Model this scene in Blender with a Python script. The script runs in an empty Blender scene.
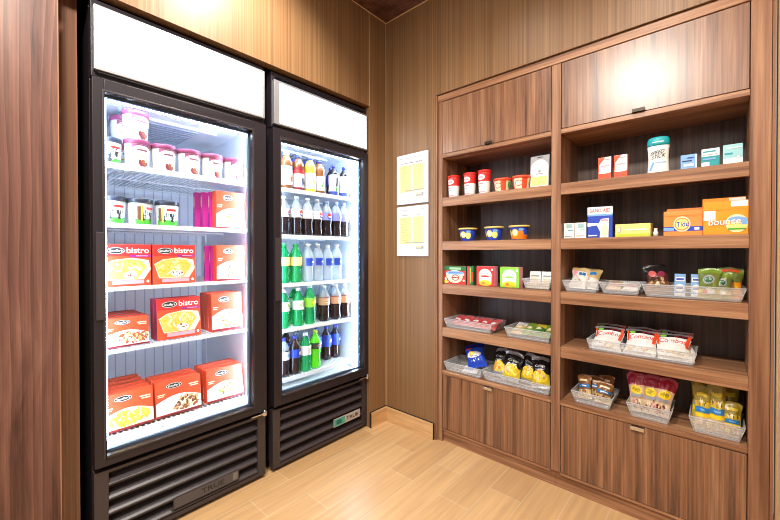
import bpy, math, random
from mathutils import Vector, Matrix, noise
C = bpy.context.scene.collection
SC = bpy.context.scene
R = math.radians
PI = math.pi
random.seed(7)

# ------------------------------------------------------------------ camera, world, lights, exposure
cam_data = bpy.data.cameras.new('camera')
cam = bpy.data.objects.new('camera', cam_data)
C.objects.link(cam)
_f = Vector((-0.66614, 0.74578, -0.00791)); _r = Vector((0.74581, 0.66616, -0.00057)); _u = _r.cross(_f)
cam.matrix_world = Matrix(((_r.x, _u.x, -_f.x, 1.6563), (_r.y, _u.y, -_f.y, -1.8137), (_r.z, _u.z, -_f.z, 1.124), (0, 0, 0, 1)))
cam_data.sensor_width = 36.0
cam_data.lens = 36.0 * 365.52 / 780.0
cam_data.shift_y = -0.0055
cam_data.clip_start = 0.01
SC.camera = cam
SC.view_settings.view_transform = 'Standard'
SC.view_settings.look = 'None'
SC.view_settings.gamma = 1.0
SC.view_settings.use_curve_mapping = False
SC.view_settings.exposure = 0.0
SC.cycles.filter_width = 1.0
SC.cycles.max_bounces = 10
SC.cycles.transparent_max_bounces = 16
SC.cycles.caustics_reflective = False
SC.cycles.caustics_refractive = False
world = bpy.data.worlds.new('lobby_light')
SC.world = world
world.use_nodes = True
world.node_tree.nodes['Background'].inputs[0].default_value = (1.0, 0.95, 0.89, 1)
world.node_tree.nodes['Background'].inputs[1].default_value = 0.42


def lamp(name, kind, loc, aim, energy, col, size=0.1, spot=None, blend=0.6):
    d = bpy.data.lights.new(name, kind)
    d.energy = energy
    d.color = col
    if kind == 'AREA':
        d.shape = 'DISK'; d.size = size
    else:
        d.shadow_soft_size = size
    if spot:
        d.spot_size = R(spot); d.spot_blend = blend
    o = bpy.data.objects.new(name, d)
    C.objects.link(o)
    o.location = loc
    o.rotation_euler = (Vector(aim) - Vector(loc)).to_track_quat('-Z', 'Y').to_euler()
    return o


WARM = (1.0, 0.88, 0.70)
NEUT = (1.0, 0.93, 0.83)
lamp('ceiling_downlight', 'SPOT', (0.50, -1.02, 2.63), (0.02, -1.02, 1.92), 125, NEUT, 0.05, 112, 1.0)
lamp('ceiling_downlight', 'SPOT', (1.46, -0.60, 2.63), (1.46, -0.40, 0.0), 46, NEUT, 0.06, 130, 0.9)
lamp('ceiling_downlight', 'SPOT', (0.80, -0.60, 2.63), (0.80, -0.40, 0.0), 26, NEUT, 0.06, 130, 0.9)  # added lamp, out of view, to brighten the left bay's upper door
lamp('ceiling_downlight', 'AREA', (1.16, -2.02, 2.64), (1.16, -2.02, 0), 102, NEUT, 0.44)
lamp('ceiling_downlight', 'SPOT', (2.3, -1.2, 2.64), (1.9, -0.7, 0), 14, NEUT, 0.12, 130, 0.8)
lamp('unseen_lobby_fill', 'AREA', (2.2, -3.4, 2.6), (1.2, -0.8, 0.0), 45, NEUT, 1.6)  # added fill behind the camera that evens out the light


# ------------------------------------------------------------------ materials
def lin(r, g, b):
    def f(c):
        c /= 255.0
        return c / 12.92 if c <= 0.04045 else ((c + 0.055) / 1.055) ** 2.4
    return (f(r), f(g), f(b), 1.0)


MATS = {}


def mat(name, rgb, rough=0.5, metal=0.0, spec=0.5, emit=None, strength=0.0, coat=0.0):
    if name in MATS:
        return MATS[name]
    m = bpy.data.materials.new(name)
    m.use_nodes = True
    b = m.node_tree.nodes['Principled BSDF']
    b.inputs['Base Color'].default_value = lin(*rgb)
    b.inputs['Roughness'].default_value = rough
    b.inputs['Metallic'].default_value = metal
    b.inputs['Specular IOR Level'].default_value = spec
    b.inputs['Coat Weight'].default_value = coat
    if emit:
        b.inputs['Emission Color'].default_value = lin(*emit)
        b.inputs['Emission Strength'].default_value = strength
    MATS[name] = m
    return m


def nodes(m):
    return m.node_tree.nodes, m.node_tree.links


def wood(name, cols, scale, fine, rough=0.38, fine_amt=0.35, figure=0.0, spec=0.4, wave=None):
    """cols: list of (position, rgb).  scale / fine: grain frequency along x, y, z."""
    m = mat(name, cols[0][1], rough, spec=spec)
    n, l = nodes(m)
    b = n['Principled BSDF']
    tc = n.new('ShaderNodeTexCoord')
    mp = n.new('ShaderNodeMapping'); mp.inputs['Scale'].default_value = scale
    l.new(tc.outputs['Object'], mp.inputs['Vector'])
    src = mp.outputs['Vector']
    if figure:
        warp = n.new('ShaderNodeTexNoise'); warp.inputs['Scale'].default_value = figure
        warp.inputs['Detail'].default_value = 1.0
        l.new(tc.outputs['Object'], warp.inputs['Vector'])
        mx = n.new('ShaderNodeVectorMath'); mx.operation = 'MULTIPLY_ADD'
        mx.inputs[1].default_value = (1.6, 1.6, 1.6)
        l.new(warp.outputs['Color'], mx.inputs[0]); l.new(src, mx.inputs[2])
        src = mx.outputs['Vector']
    a = n.new('ShaderNodeTexNoise'); a.inputs['Scale'].default_value = 1.0
    a.inputs['Detail'].default_value = 5.0; a.inputs['Roughness'].default_value = 0.6
    l.new(src, a.inputs['Vector'])
    ramp = n.new('ShaderNodeValToRGB')
    e = ramp.color_ramp.elements
    while len(e) < len(cols):
        e.new(0.5)
    for i, (p, c) in enumerate(cols):
        e[i].position = p; e[i].color = lin(*c)
    l.new(a.outputs['Fac'], ramp.inputs['Fac'])
    mp2 = n.new('ShaderNodeMapping'); mp2.inputs['Scale'].default_value = fine
    l.new(tc.outputs['Object'], mp2.inputs['Vector'])
    b2 = n.new('ShaderNodeTexNoise'); b2.inputs['Scale'].default_value = 1.0; b2.inputs['Detail'].default_value = 3.0
    l.new(mp2.outputs['Vector'], b2.inputs['Vector'])
    rr = n.new('ShaderNodeMapRange'); rr.inputs[1].default_value = 0.3; rr.inputs[2].default_value = 0.7
    rr.inputs[3].default_value = 1.0 - fine_amt; rr.inputs[4].default_value = 1.0 + fine_amt * 0.4
    l.new(b2.outputs['Fac'], rr.inputs[0])
    mul = n.new('ShaderNodeVectorMath'); mul.operation = 'SCALE'
    l.new(ramp.outputs['Color'], mul.inputs[0]); l.new(rr.outputs[0], mul.inputs['Scale'])
    last = mul.outputs['Vector']
    if wave:      # cathedral figure: long bent bands along z
        axis, ws, wd, lo = wave
        mp3 = n.new('ShaderNodeMapping'); mp3.inputs['Scale'].default_value = (1, 1, 0.13)
        l.new(tc.outputs['Object'], mp3.inputs['Vector'])
        wv = n.new('ShaderNodeTexWave'); wv.wave_type = 'BANDS'; wv.bands_direction = axis; wv.wave_profile = 'SAW'
        wv.inputs['Scale'].default_value = ws; wv.inputs['Distortion'].default_value = wd
        wv.inputs['Detail'].default_value = 2.0; wv.inputs['Detail Scale'].default_value = 3.2 / ws * 2.0; wv.inputs['Detail Roughness'].default_value = 0.5
        l.new(mp3.outputs[0], wv.inputs['Vector'])
        wr = n.new('ShaderNodeMapRange'); wr.inputs[3].default_value = lo; wr.inputs[4].default_value = 1.06
        l.new(wv.outputs['Fac'], wr.inputs[0])
        m2 = n.new('ShaderNodeVectorMath'); m2.operation = 'SCALE'
        l.new(last, m2.inputs[0]); l.new(wr.outputs[0], m2.inputs['Scale'])
        last = m2.outputs['Vector']
    l.new(last, b.inputs['Base Color'])
    return m


W_DOOR = wood('laminate_vertical_grain', [(0.34, (84, 53, 36)), (0.46, (130, 87, 60)), (0.56, (146, 101, 71)), (0.68, (170, 126, 94))],
              (32, 32, 0.8), (210, 210, 3.0), 0.31, 0.34, 0.8, 0.8, ('X', 24.0, 6.5, 0.70))
W_RAIL = wood('laminate_horizontal_grain', [(0.36, (116, 76, 52)), (0.5, (154, 110, 79)), (0.66, (180, 137, 103))],
              (1.2, 34, 34), (4, 200, 200), 0.36, 0.25)
W_STILE = wood('laminate_stile', [(0.36, (116, 78, 56)), (0.5, (148, 106, 79)), (0.66, (173, 132, 101))],
               (30, 30, 0.9), (190, 190, 3.0), 0.36, 0.25)
W_BACK = wood('laminate_shaded_back', [(0.36, (66, 50, 44)), (0.5, (88, 68, 58)), (0.66, (108, 86, 74))],
              (40, 40, 1.2), (190, 190, 2.5), 0.36, 0.3)  # same laminate, with the shade inside the bays put into its colour
W_WALL = wood('wall_veneer', [(0.34, (112, 81, 54)), (0.5, (132, 98, 65)), (0.68, (149, 114, 78))],
              (120, 120, 0.3), (330, 330, 1.2), 0.44, 0.2)
W_PANEL = wood('panel_veneer', [(0.34, (74, 46, 40)), (0.46, (104, 69, 59)), (0.56, (117, 80, 68)), (0.70, (138, 100, 86))],
               (15, 15, 0.6), (230, 230, 2.5), 0.36, 0.25, 1.2, 0.4, ('Y', 12.0, 9.0, 0.62))
W_LIGHT = wood('light_wall_veneer', [(0.34, (214, 180, 132)), (0.5, (228, 196, 148)), (0.68, (240, 210, 166))],
               (60, 60, 0.4), (240, 240, 1.2), 0.6, 0.2, 0, 0.15)
W_POST = wood('post_veneer', [(0.34, (112, 74, 54)), (0.5, (136, 94, 70)), (0.68, (156, 114, 88))],
              (40, 40, 0.5), (200, 200, 1.5), 0.28, 0.3)

# wood-look floor tile with pale grout
FLOOR = mat('floor_tile', (214, 172, 118), 0.36)
n, l = nodes(FLOOR)
tc = n.new('ShaderNodeTexCoord'); sp = n.new('ShaderNodeSeparateXYZ'); cb = n.new('ShaderNodeCombineXYZ')
l.new(tc.outputs['Object'], sp.inputs[0])
ay = n.new('ShaderNodeMath'); ay.operation = 'ADD'; ay.inputs[1].default_value = 0.2 + 6.05
ax = n.new('ShaderNodeMath'); ax.operation = 'ADD'; ax.inputs[1].default_value = 0.0715 + 1.54 + 0.154
l.new(sp.outputs['Y'], ay.inputs[0]); l.new(sp.outputs['X'], ax.inputs[0])
l.new(ay.outputs[0], cb.inputs['X']); l.new(ax.outputs[0], cb.inputs['Y'])
br = n.new('ShaderNodeTexBrick')
br.offset = 0.333; br.offset_frequency = 2; br.squash = 1.0
br.inputs['Scale'].default_value = 1.0
br.inputs['Brick Width'].default_value = 0.605; br.inputs['Row Height'].default_value = 0.154
br.inputs['Mortar Size'].default_value = 0.0018; br.inputs['Mortar Smooth'].default_value = 0.1; br.inputs['Bias'].default_value = 0.0
br.inputs['Color1'].default_value = lin(184, 145, 101); br.inputs['Color2'].default_value = lin(201, 163, 117)
br.inputs['Mortar'].default_value = lin(200, 174, 140)
l.new(cb.outputs[0], br.inputs['Vector'])
mp = n.new('ShaderNodeMapping'); mp.inputs['Scale'].default_value = (46, 2.2, 10)
l.new(tc.outputs['Object'], mp.inputs['Vector'])
nz = n.new('ShaderNodeTexNoise'); nz.inputs['Scale'].default_value = 1.0; nz.inputs['Detail'].default_value = 6.0
l.new(mp.outputs[0], nz.inputs['Vector'])
mr = n.new('ShaderNodeMapRange'); mr.inputs[1].default_value = 0.3; mr.inputs[2].default_value = 0.7
mr.inputs[3].default_value = 0.84; mr.inputs[4].default_value = 1.1
l.new(nz.outputs['Fac'], mr.inputs[0])
vm = n.new('ShaderNodeVectorMath'); vm.operation = 'SCALE'
l.new(br.outputs['Color'], vm.inputs[0]); l.new(mr.outputs[0], vm.inputs['Scale'])
l.new(vm.outputs[0], n['Principled BSDF'].inputs['Base Color'])

BASE_TILE = wood('baseboard_tile', [(0.3, (190, 148, 98)), (0.5, (206, 164, 114)), (0.7, (216, 176, 128))],
                 (3, 3, 20), (6, 6, 90), 0.45, 0.15)


def see_through(name, rgb, alpha, rough=0.1, spec=0.5):
    """Thin clear stuff: part straight-through, part surface."""
    m = mat(name, rgb, rough, spec=spec)
    n, l = nodes(m)
    b = n['Principled BSDF']; out = n['Material Output']
    t = n.new('ShaderNodeBsdfTransparent'); mx = n.new('ShaderNodeMixShader')
    mx.inputs[0].default_value = alpha
    l.new(t.outputs[0], mx.inputs[1]); l.new(b.outputs[0], mx.inputs[2]); l.new(mx.outputs[0], out.inputs[0])
    return m


def tinted(name, rgb, tint, alpha, rough=0.08):
    m = see_through(name, rgb, alpha, rough)
    for x in m.node_tree.nodes:
        if x.type == 'BSDF_TRANSPARENT':
            x.inputs[0].default_value = lin(*tint)
    return m


def glass_pane(name):
    m = bpy.data.materials.new(name); m.use_nodes = True
    n, l = nodes(m)
    n.remove(n['Principled BSDF'])
    t = n.new('ShaderNodeBsdfTransparent'); t.inputs[0].default_value = (0.97, 0.985, 0.98, 1)
    g = n.new('ShaderNodeBsdfGlossy'); g.inputs['Roughness'].default_value = 0.02
    f = n.new('ShaderNodeLayerWeight')
    pw = n.new('ShaderNodeMath'); pw.operation = 'POWER'; pw.inputs[1].default_value = 4.5
    ma = n.new('ShaderNodeMath'); ma.operation = 'MULTIPLY_ADD'; ma.inputs[1].default_value = 0.85; ma.inputs[2].default_value = 0.022
    l.new(f.outputs['Facing'], pw.inputs[0]); l.new(pw.outputs[0], ma.inputs[0])
    mx = n.new('ShaderNodeMixShader')
    l.new(ma.outputs[0], mx.inputs[0]); l.new(t.outputs[0], mx.inputs[1]); l.new(g.outputs[0], mx.inputs[2])
    l.new(mx.outputs[0], n['Material Output'].inputs[0])
    return m


GLASS = glass_pane('door_glass')
BLACK = mat('black_steel', (34, 29, 34), 0.36, spec=0.4)
BLACK2 = mat('black_plastic', (52, 45, 49), 0.36)
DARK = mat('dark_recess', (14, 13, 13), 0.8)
ALU = mat('aluminium_trim', (176, 178, 184), 0.35, 0.7)
CHROME = mat('chrome', (214, 214, 216), 0.15, 1.0)
BRONZE = mat('dark_bronze', (52, 42, 36), 0.4, 0.7)
WHITE = mat('white_print', (240, 240, 238), 0.5)
LINER = mat('white_liner', (224, 234, 246), 0.5)
SHELFW = mat('white_coated_wire', (236, 240, 245), 0.4)
SPACER = mat('glass_edge_spacer', (96, 116, 140), 0.4, 0.3)
SIGNLIT = mat('lit_sign_face', (255, 255, 255), 0.5, emit=(246, 250, 255), strength=3.6)
LED2 = mat('led_strip_soft', (255, 255, 255), 0.5, emit=(212, 230, 255), strength=29.0)
LED = mat('led_strip_light', (255, 255, 255), 0.5, emit=(212, 230, 255), strength=58.0)

# grooved liner: darker upright joints between pale slats
GROOVE = mat('grooved_liner', (208, 220, 236), 0.5)
n, l = nodes(GROOVE)
tc = n.new('ShaderNodeTexCoord'); sp = n.new('ShaderNodeSeparateXYZ'); l.new(tc.outputs['Object'], sp.inputs[0])
md = n.new('ShaderNodeMath'); md.operation = 'PINGPONG'; md.inputs[1].default_value = 0.0225
l.new(sp.outputs['Y'], md.inputs[0])
gt = n.new('ShaderNodeMapRange'); gt.inputs[1].default_value = 0.001; gt.inputs[2].default_value = 0.0035
l.new(md.outputs[0], gt.inputs[0])
mc = n.new('ShaderNodeMix'); mc.data_type = 'RGBA'
mc.inputs[6].default_value = lin(172, 190, 218); mc.inputs[7].default_value = lin(236, 243, 252)
l.new(gt.outputs[0], mc.inputs[0]); l.new(mc.outputs[2], n['Principled BSDF'].inputs['Base Color'])

PLASTIC = see_through('clear_tray_plastic', (216, 220, 224), 0.31, 0.12)
TRAYWIRE = see_through('tray_rib', (214, 216, 220), 0.42, 0.2)


# ------------------------------------------------------------------ mesh builder
class MB:
    def __init__(s):
        s.v = []; s.f = []; s.m = []; s.sm = []; s.mats = []

    def mi(s, m):
        if m not in s.mats:
            s.mats.append(m)
        return s.mats.index(m)

    def add(s, vs, fs, m, smooth=False):
        o = len(s.v); k = s.mi(m)
        s.v += [tuple(v) for v in vs]
        for f in fs:
            s.f.append([o + i for i in f]); s.m.append(k); s.sm.append(smooth)

    def box(s, x0, x1, y0, y1, z0, z1, m):
        s.add([(x0, y0, z0), (x1, y0, z0), (x1, y1, z0), (x0, y1, z0), (x0, y0, z1), (x1, y0, z1), (x1, y1, z1), (x0, y1, z1)],
              [(0, 3, 2, 1), (4, 5, 6, 7), (0, 1, 5, 4), (1, 2, 6, 5), (2, 3, 7, 6), (3, 0, 4, 7)], m)

    def lathe(s, prof, m, cx=0, cy=0, n=20, smooth=True, ms=None, caps=True):
        vs = []; N = len(prof)
        for r, z in prof:
            for i in range(n):
                a = 2 * PI * i / n
                vs.append((cx + r * math.cos(a), cy + r * math.sin(a), z))
        for j in range(N - 1):
            fs = [(0 + i, (i + 1) % n, n + (i + 1) % n, n + i) for i in range(n)]
            s.add(vs[j * n:(j + 2) * n], fs, ms[j] if ms else m, smooth)
        if caps:
            s.add(vs[:n], [tuple(reversed(range(n)))], ms[0] if ms else m)
            s.add(vs[-n:], [tuple(range(n))], ms[-1] if ms else m)

    def tube(s, pts, r, m, n=6, closed=False):
        P = [Vector(p) for p in pts]; N = len(P); vs = []
        for i, p in enumerate(P):
            a = P[(i - 1) % N] if (closed or i > 0) else p
            b = P[(i + 1) % N] if (closed or i < N - 1) else p
            d = (b - a).normalized()
            up = Vector((0, 0, 1)) if abs(d.z) < 0.9 else Vector((1, 0, 0))
            e1 = d.cross(up).normalized(); e2 = d.cross(e1)
            for k in range(n):
                t = 2 * PI * k / n
                vs.append(p + r * (math.cos(t) * e1 + math.sin(t) * e2))
        fs = []
        for i in range(N if closed else N - 1):
            j = (i + 1) % N
            fs += [(i * n + k, i * n + (k + 1) % n, j * n + (k + 1) % n, j * n + k) for k in range(n)]
        if not closed:
            fs += [tuple(range(n)), tuple((N - 1) * n + k for k in reversed(range(n)))]
        s.add(vs, fs, m, True)

    def prism(s, poly, axis, a, b, m):
        """poly: 2D points in the plane across `axis`; extruded from a to b."""
        N = len(poly)
        def P(q, t):
            return {'x': (t, q[0], q[1]), 'y': (q[0], t, q[1]), 'z': (q[0], q[1], t)}[axis]
        vs = [P(q, a) for q in poly] + [P(q, b) for q in poly]
        fs = [tuple(range(N)), tuple(N + i for i in reversed(range(N)))]
        fs += [(i, N + i, N + (i + 1) % N, (i + 1) % N) for i in range(N)]
        s.add(vs, fs, m)

    def build(s, name, parent=None, bevel=0.0, loc=None, rot=None, fix=True):
        me = bpy.data.meshes.new(name)
        me.from_pydata(s.v, [], s.f)
        for m in s.mats:
            me.materials.append(m)
        me.polygons.foreach_set('material_index', s.m)
        me.polygons.foreach_set('use_smooth', s.sm)
        me.update()
        if fix:
            import bmesh
            bm = bmesh.new(); bm.from_mesh(me)
            bmesh.ops.remove_doubles(bm, verts=bm.verts, dist=1e-6)
            bmesh.ops.recalc_face_normals(bm, faces=bm.faces)
            bm.to_mesh(me); bm.free()
        o = bpy.data.objects.new(name, me)
        C.objects.link(o)
        if parent:
            o.parent = parent
        if loc:
            o.location = loc
        if rot:
            o.rotation_euler = rot
        if bevel:
            b = o.modifiers.new('edge', 'BEVEL'); b.width = bevel; b.segments = 2; b.limit_method = 'ANGLE'; b.angle_limit = R(50)
        return o


def tag(o, label, cat, group=None):
    o['label'] = label; o['category'] = cat
    if group:
        o['group'] = group
    return o


def empty(name, loc, label, cat, rotz=0, group=None):
    o = bpy.data.objects.new(name, None); C.objects.link(o)
    o.location = loc; o.rotation_euler = (0, 0, rotz); o.empty_display_size = 0.05
    return tag(o, label, cat, group)


def struct(mb, name, bevel=0.0):
    o = mb.build(name, None, bevel); o['kind'] = 'structure'
    return o


def dup(root, loc, label=None, rot=None, group=None):
    r = root.copy(); C.objects.link(r); r.location = loc
    if rot is not None:
        r.rotation_euler = rot
    if label:
        r['label'] = label
    if group:
        r['group'] = group
    for ch in list(root.children):
        c = ch.copy(); C.objects.link(c); c.parent = r
        for g in list(ch.children):
            d = g.copy(); C.objects.link(d); d.parent = c
    return r


_TXT = {}


def text_mesh(body):
    if body in _TXT:
        return _TXT[body]
    cu = bpy.data.curves.new('lettering', 'FONT'); cu.body = body; cu.resolution_u = 3; cu.offset = 0.012
    ob = bpy.data.objects.new('lettering', cu); C.objects.link(ob)
    dg = bpy.context.evaluated_depsgraph_get()
    me = bpy.data.meshes.new_from_object(ob.evaluated_get(dg))
    vs = [(v.co.x, v.co.y) for v in me.vertices]; fs = [tuple(p.vertices) for p in me.polygons]
    bpy.data.objects.remove(ob); bpy.data.curves.remove(cu); bpy.data.meshes.remove(me)
    x0 = min(v[0] for v in vs); x1 = max(v[0] for v in vs); y0 = min(v[1] for v in vs); y1 = max(v[1] for v in vs)
    vs = [((v[0] - x0) / (x1 - x0) - 0.5, (v[1] - y0) / (y1 - y0) - 0.5) for v in vs]
    _TXT[body] = (vs, fs)
    return _TXT[body]


class Print(MB):
    """Flat printing laid on a surface: fn(s, t, h) gives the point h above the surface."""
    def __init__(s, fn):
        super().__init__(); s.fn = fn; s.h = 0.0004

    def up(s):
        s.h += 0.00025

    def rect(s, s0, s1, t0, t1, m, n=1, k=1):
        s.up()
        vs = [s.fn(s0 + (s1 - s0) * i / n, t0 + (t1 - t0) * j / k, s.h) for j in range(k + 1) for i in range(n + 1)]
        w = n + 1
        s.add(vs, [(j * w + i, j * w + i + 1, (j + 1) * w + i + 1, (j + 1) * w + i) for j in range(k) for i in range(n)], m, n > 1)

    def ell(s, cs, ct, a, b, m, n=24, rings=1, rot=0.0):
        s.up()
        ca, sa = math.cos(rot), math.sin(rot)
        vs = [s.fn(cs, ct, s.h)]
        for q in range(1, rings + 1):
            for i in range(n):
                x = a * q / rings * math.cos(2 * PI * i / n); y = b * q / rings * math.sin(2 * PI * i / n)
                vs.append(s.fn(cs + x * ca - y * sa, ct + x * sa + y * ca, s.h))
        fs = [(0, 1 + i, 1 + (i + 1) % n) for i in range(n)]
        for q in range(1, rings):
            o = 1 + (q - 1) * n; p = 1 + q * n
            fs += [(o + i, p + i, p + (i + 1) % n, o + (i + 1) % n) for i in range(n)]
        s.add(vs, fs, m, rings > 1)

    def poly(s, pts, m):
        s.up()
        s.add([s.fn(a, b, s.h) for a, b in pts], [tuple(range(len(pts)))], m)

    def blobs(s, cs, ct, a, b, r, count, mats, rng, squash=0.6):
        for i in range(count):
            ang = rng.random() * 2 * PI; q = math.sqrt(rng.random())
            s.h += 0.00001 - 0.00025
            s.ell(cs + a * q * math.cos(ang), ct + b * q * math.sin(ang), r * rng.uniform(0.6, 1.3), r * squash * rng.uniform(0.6, 1.2),
                  mats[i % len(mats)], 7, 1, rng.random() * 3 if squash > 0.2 else 0.0)
        s.up()

    def text(s, body, cs, ct, w, h, m, shear=0.0, rot=0.0):
        s.up()
        vs, fs = text_mesh(body)
        ca, sa = math.cos(rot), math.sin(rot)
        out = []
        for x, y in vs:
            X = x * w + shear * y * h; Y = y * h
            out.append(s.fn(cs + X * ca - Y * sa, ct + X * sa + Y * ca, s.h))
        s.add(out, fs, m)


def col(name, r, g, b, rough=0.45):
    return mat(name, (r, g, b), rough)


RED = col('print_red', 214, 40, 34); DRED = col('print_dark_red', 128, 16, 28); ORANGE = col('print_orange', 240, 126, 20)
ORED = col('carton_red_orange', 224, 76, 40); YEL = col('print_yellow', 246, 206, 30); YEL2 = col('print_pale_yellow', 244, 226, 130)
GREEN = col('print_green', 70, 168, 50); DGREEN = col('print_dark_green', 22, 96, 48); LGREEN = col('print_light_green', 132, 204, 60)
BLUE = col('print_blue', 30, 64, 176); LBLUE = col('print_light_blue', 120, 170, 222); TEAL = col('print_teal', 14, 150, 160)
DBLUE = col('print_navy', 22, 30, 84); PURPLE = col('print_purple', 150, 30, 140); MAG = col('print_magenta', 196, 30, 150)
CREAM = col('print_cream', 240, 224, 190); TAN = col('print_tan', 206, 168, 112); BROWN = col('print_brown', 104, 62, 34)
BLK = col('print_black', 24, 22, 24); GREY = col('print_grey', 150, 152, 156); PINK = col('print_pink', 236, 160, 170)
PASTA = col('print_pasta', 226, 182, 84); MEAT = col('print_meat', 150, 84, 44); MAROON = col('print_maroon', 132, 34, 66)
OLIVE = col('print_olive', 168, 152, 40); GOLD = col('print_gold', 214, 176, 40); SKYB = col('print_sky', 30, 120, 190)
SILVER = mat('silver_film', (186, 188, 194), 0.3, 0.5)
BAGBLACK = mat('bag_black_film', (30, 28, 30), 0.25); BAGYEL = mat('bag_yellow_film', (206, 180, 44), 0.3)
BAGBLUE = mat('bag_blue_film', (30, 70, 190), 0.25); BAGCRIM = mat('bag_crimson_film', (150, 20, 48), 0.3)
BAGOLIVE = mat('bag_olive_film', (140, 122, 40), 0.32); BAGWHITE = mat('bag_white_film', (232, 230, 226), 0.3)
BAGCLEAR = mat('bag_clear_film', (214, 190, 160), 0.25); BAGBROWN = mat('bag_brown_film', (134, 88, 48), 0.3)
BAGGREEN = mat('bag_green_film', (120, 150, 50), 0.3); BAGTAN = mat('bag_tan_film', (206, 178, 124), 0.35)
BAGORANGE = mat('bag_orange_film', (240, 150, 26), 0.3); BAGPINK = mat('bag_pink_film', (206, 96, 96), 0.35)

# ------------------------------------------------------------------ the setting
HC = 2.656
m = MB(); m.box(-0.9, 3.6, -4.6, 0.45, -0.05, 0.0, FLOOR); struct(m, 'floor')
m = MB(); m.box(-0.9, 3.6, -4.6, 0.45, HC, HC + 0.05, W_PANEL); struct(m, 'ceiling')
m = MB()
m.box(0.0, 0.402, 0.0, 0.06, 0.0, HC, W_WALL)
m.box(0.402, 1.81, 0.0, 0.06, 2.0625, HC, W_WALL)
struct(m, 'wall_back')
m = MB()
m.box(-0.05, 0.0, -0.155, 0.06, 0.0, HC, W_WALL)
m.box(-0.05, 0.0, -1.6363, -0.157, 2.06, HC, W_WALL)
m.box(-0.16, -0.10, -1.66, -1.5735, 0.0, HC, W_POST)
m.box(-0.05, 0.0, -3.4, -1.6365, 0.0, HC, W_POST)
struct(m, 'wall_left')
m = MB(); m.box(0.0, 0.012, -3.4, -1.640, 0.0, HC - 0.001, W_PANEL); struct(m, 'wall_left_panel')
m = MB(); m.box(0.0, 0.013, -1.640, -1.6365, 0.0, HC - 0.001, W_STILE); struct(m, 'trim_1')
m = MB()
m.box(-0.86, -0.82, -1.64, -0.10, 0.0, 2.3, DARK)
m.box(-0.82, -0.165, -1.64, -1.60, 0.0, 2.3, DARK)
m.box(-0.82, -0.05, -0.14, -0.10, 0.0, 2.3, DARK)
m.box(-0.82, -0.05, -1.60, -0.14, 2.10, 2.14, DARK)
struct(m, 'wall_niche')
m = MB(); m.box(1.812, 1.90, -0.50, 0.06, 0.0, HC, W_LIGHT); m.box(1.90, 3.6, 0.0, 0.06, 0.0, HC, W_LIGHT); struct(m, 'wall_right')
m = MB(); m.box(1.7985, 1.8065, 0.012, 0.05, 0.0, 2.06, W_POST); struct(m, 'trim_2')
m = MB(); m.box(0.4045, 0.4105, -0.001, 0.05, 0.0, 2.0595, W_STILE); struct(m, 'trim_3')
m = MB(); m.box(0.0125, 0.391, -0.012, 0.0, 0.0, 0.0945, BASE_TILE); struct(m, 'baseboard_back', 0.0015)
m = MB(); m.box(0.0, 0.012, -0.153, 0.0, 0.0, 0.0945, BASE_TILE); struct(m, 'baseboard_left', 0.0015)
m = MB(); m.box(0.0, 0.0135, -0.157, -0.1535, 0.0, 0.0955, DARK); m.box(0.3915, 0.3945, -0.013, 0.0, 0.0, 0.0955, DARK); struct(m, 'trim_4')
m = MB(); m.box(0.0125, 0.391, -0.006, 0.0, 0.095, 0.0985, DARK); m.box(0.0, 0.006, -0.153, 0.0, 0.095, 0.0985, DARK); struct(m, 'trim_5')
# thin pale joints in the veneer
m = MB(); m.box(0.0, 0.0012, -0.1585, -0.156, 2.06, HC - 0.002, W_LIGHT)
m.box(0.0, 0.002, -0.002, 0.0, 0.10, HC - 0.002, W_LIGHT)
struct(m, 'trim_6')
m = MB(); m.box(0.0, 0.004, -1.58, -0.0, HC - 0.003, HC - 0.0002, W_LIGHT); m.box(0.004, 1.81, -0.004, 0.0, HC - 0.003, HC - 0.0002, W_LIGHT); struct(m, 'trim_7')

# ------------------------------------------------------------------ built-in shelving unit
YF, YB = 0.0135, 0.30
XL, XA, XB, XC, XD, XR = 0.4126, 0.4415, 1.0632, 1.1061, 1.7436, 1.797
SZ = [(0.6277, 0.679), (0.8832, 0.9402), (1.1401, 1.1914), (1.3981, 1.4506)]
unit = empty('shelving_unit', ((XL + XR) / 2, YF, 0), 'walnut-look built-in shelving unit with two bays and flap doors', 'shelving unit')
OX, OY = unit.location.x, unit.location.y


def ubox(name, boxes, material, bevel=0.0012, parent=None):
    mb = MB()
    for x0, x1, y0, y1, z0, z1 in boxes:
        mb.box(x0 - OX, x1 - OX, y0 - OY, y1 - OY, z0, z1, material)
    return mb.build(name, parent or unit, bevel)


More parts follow.
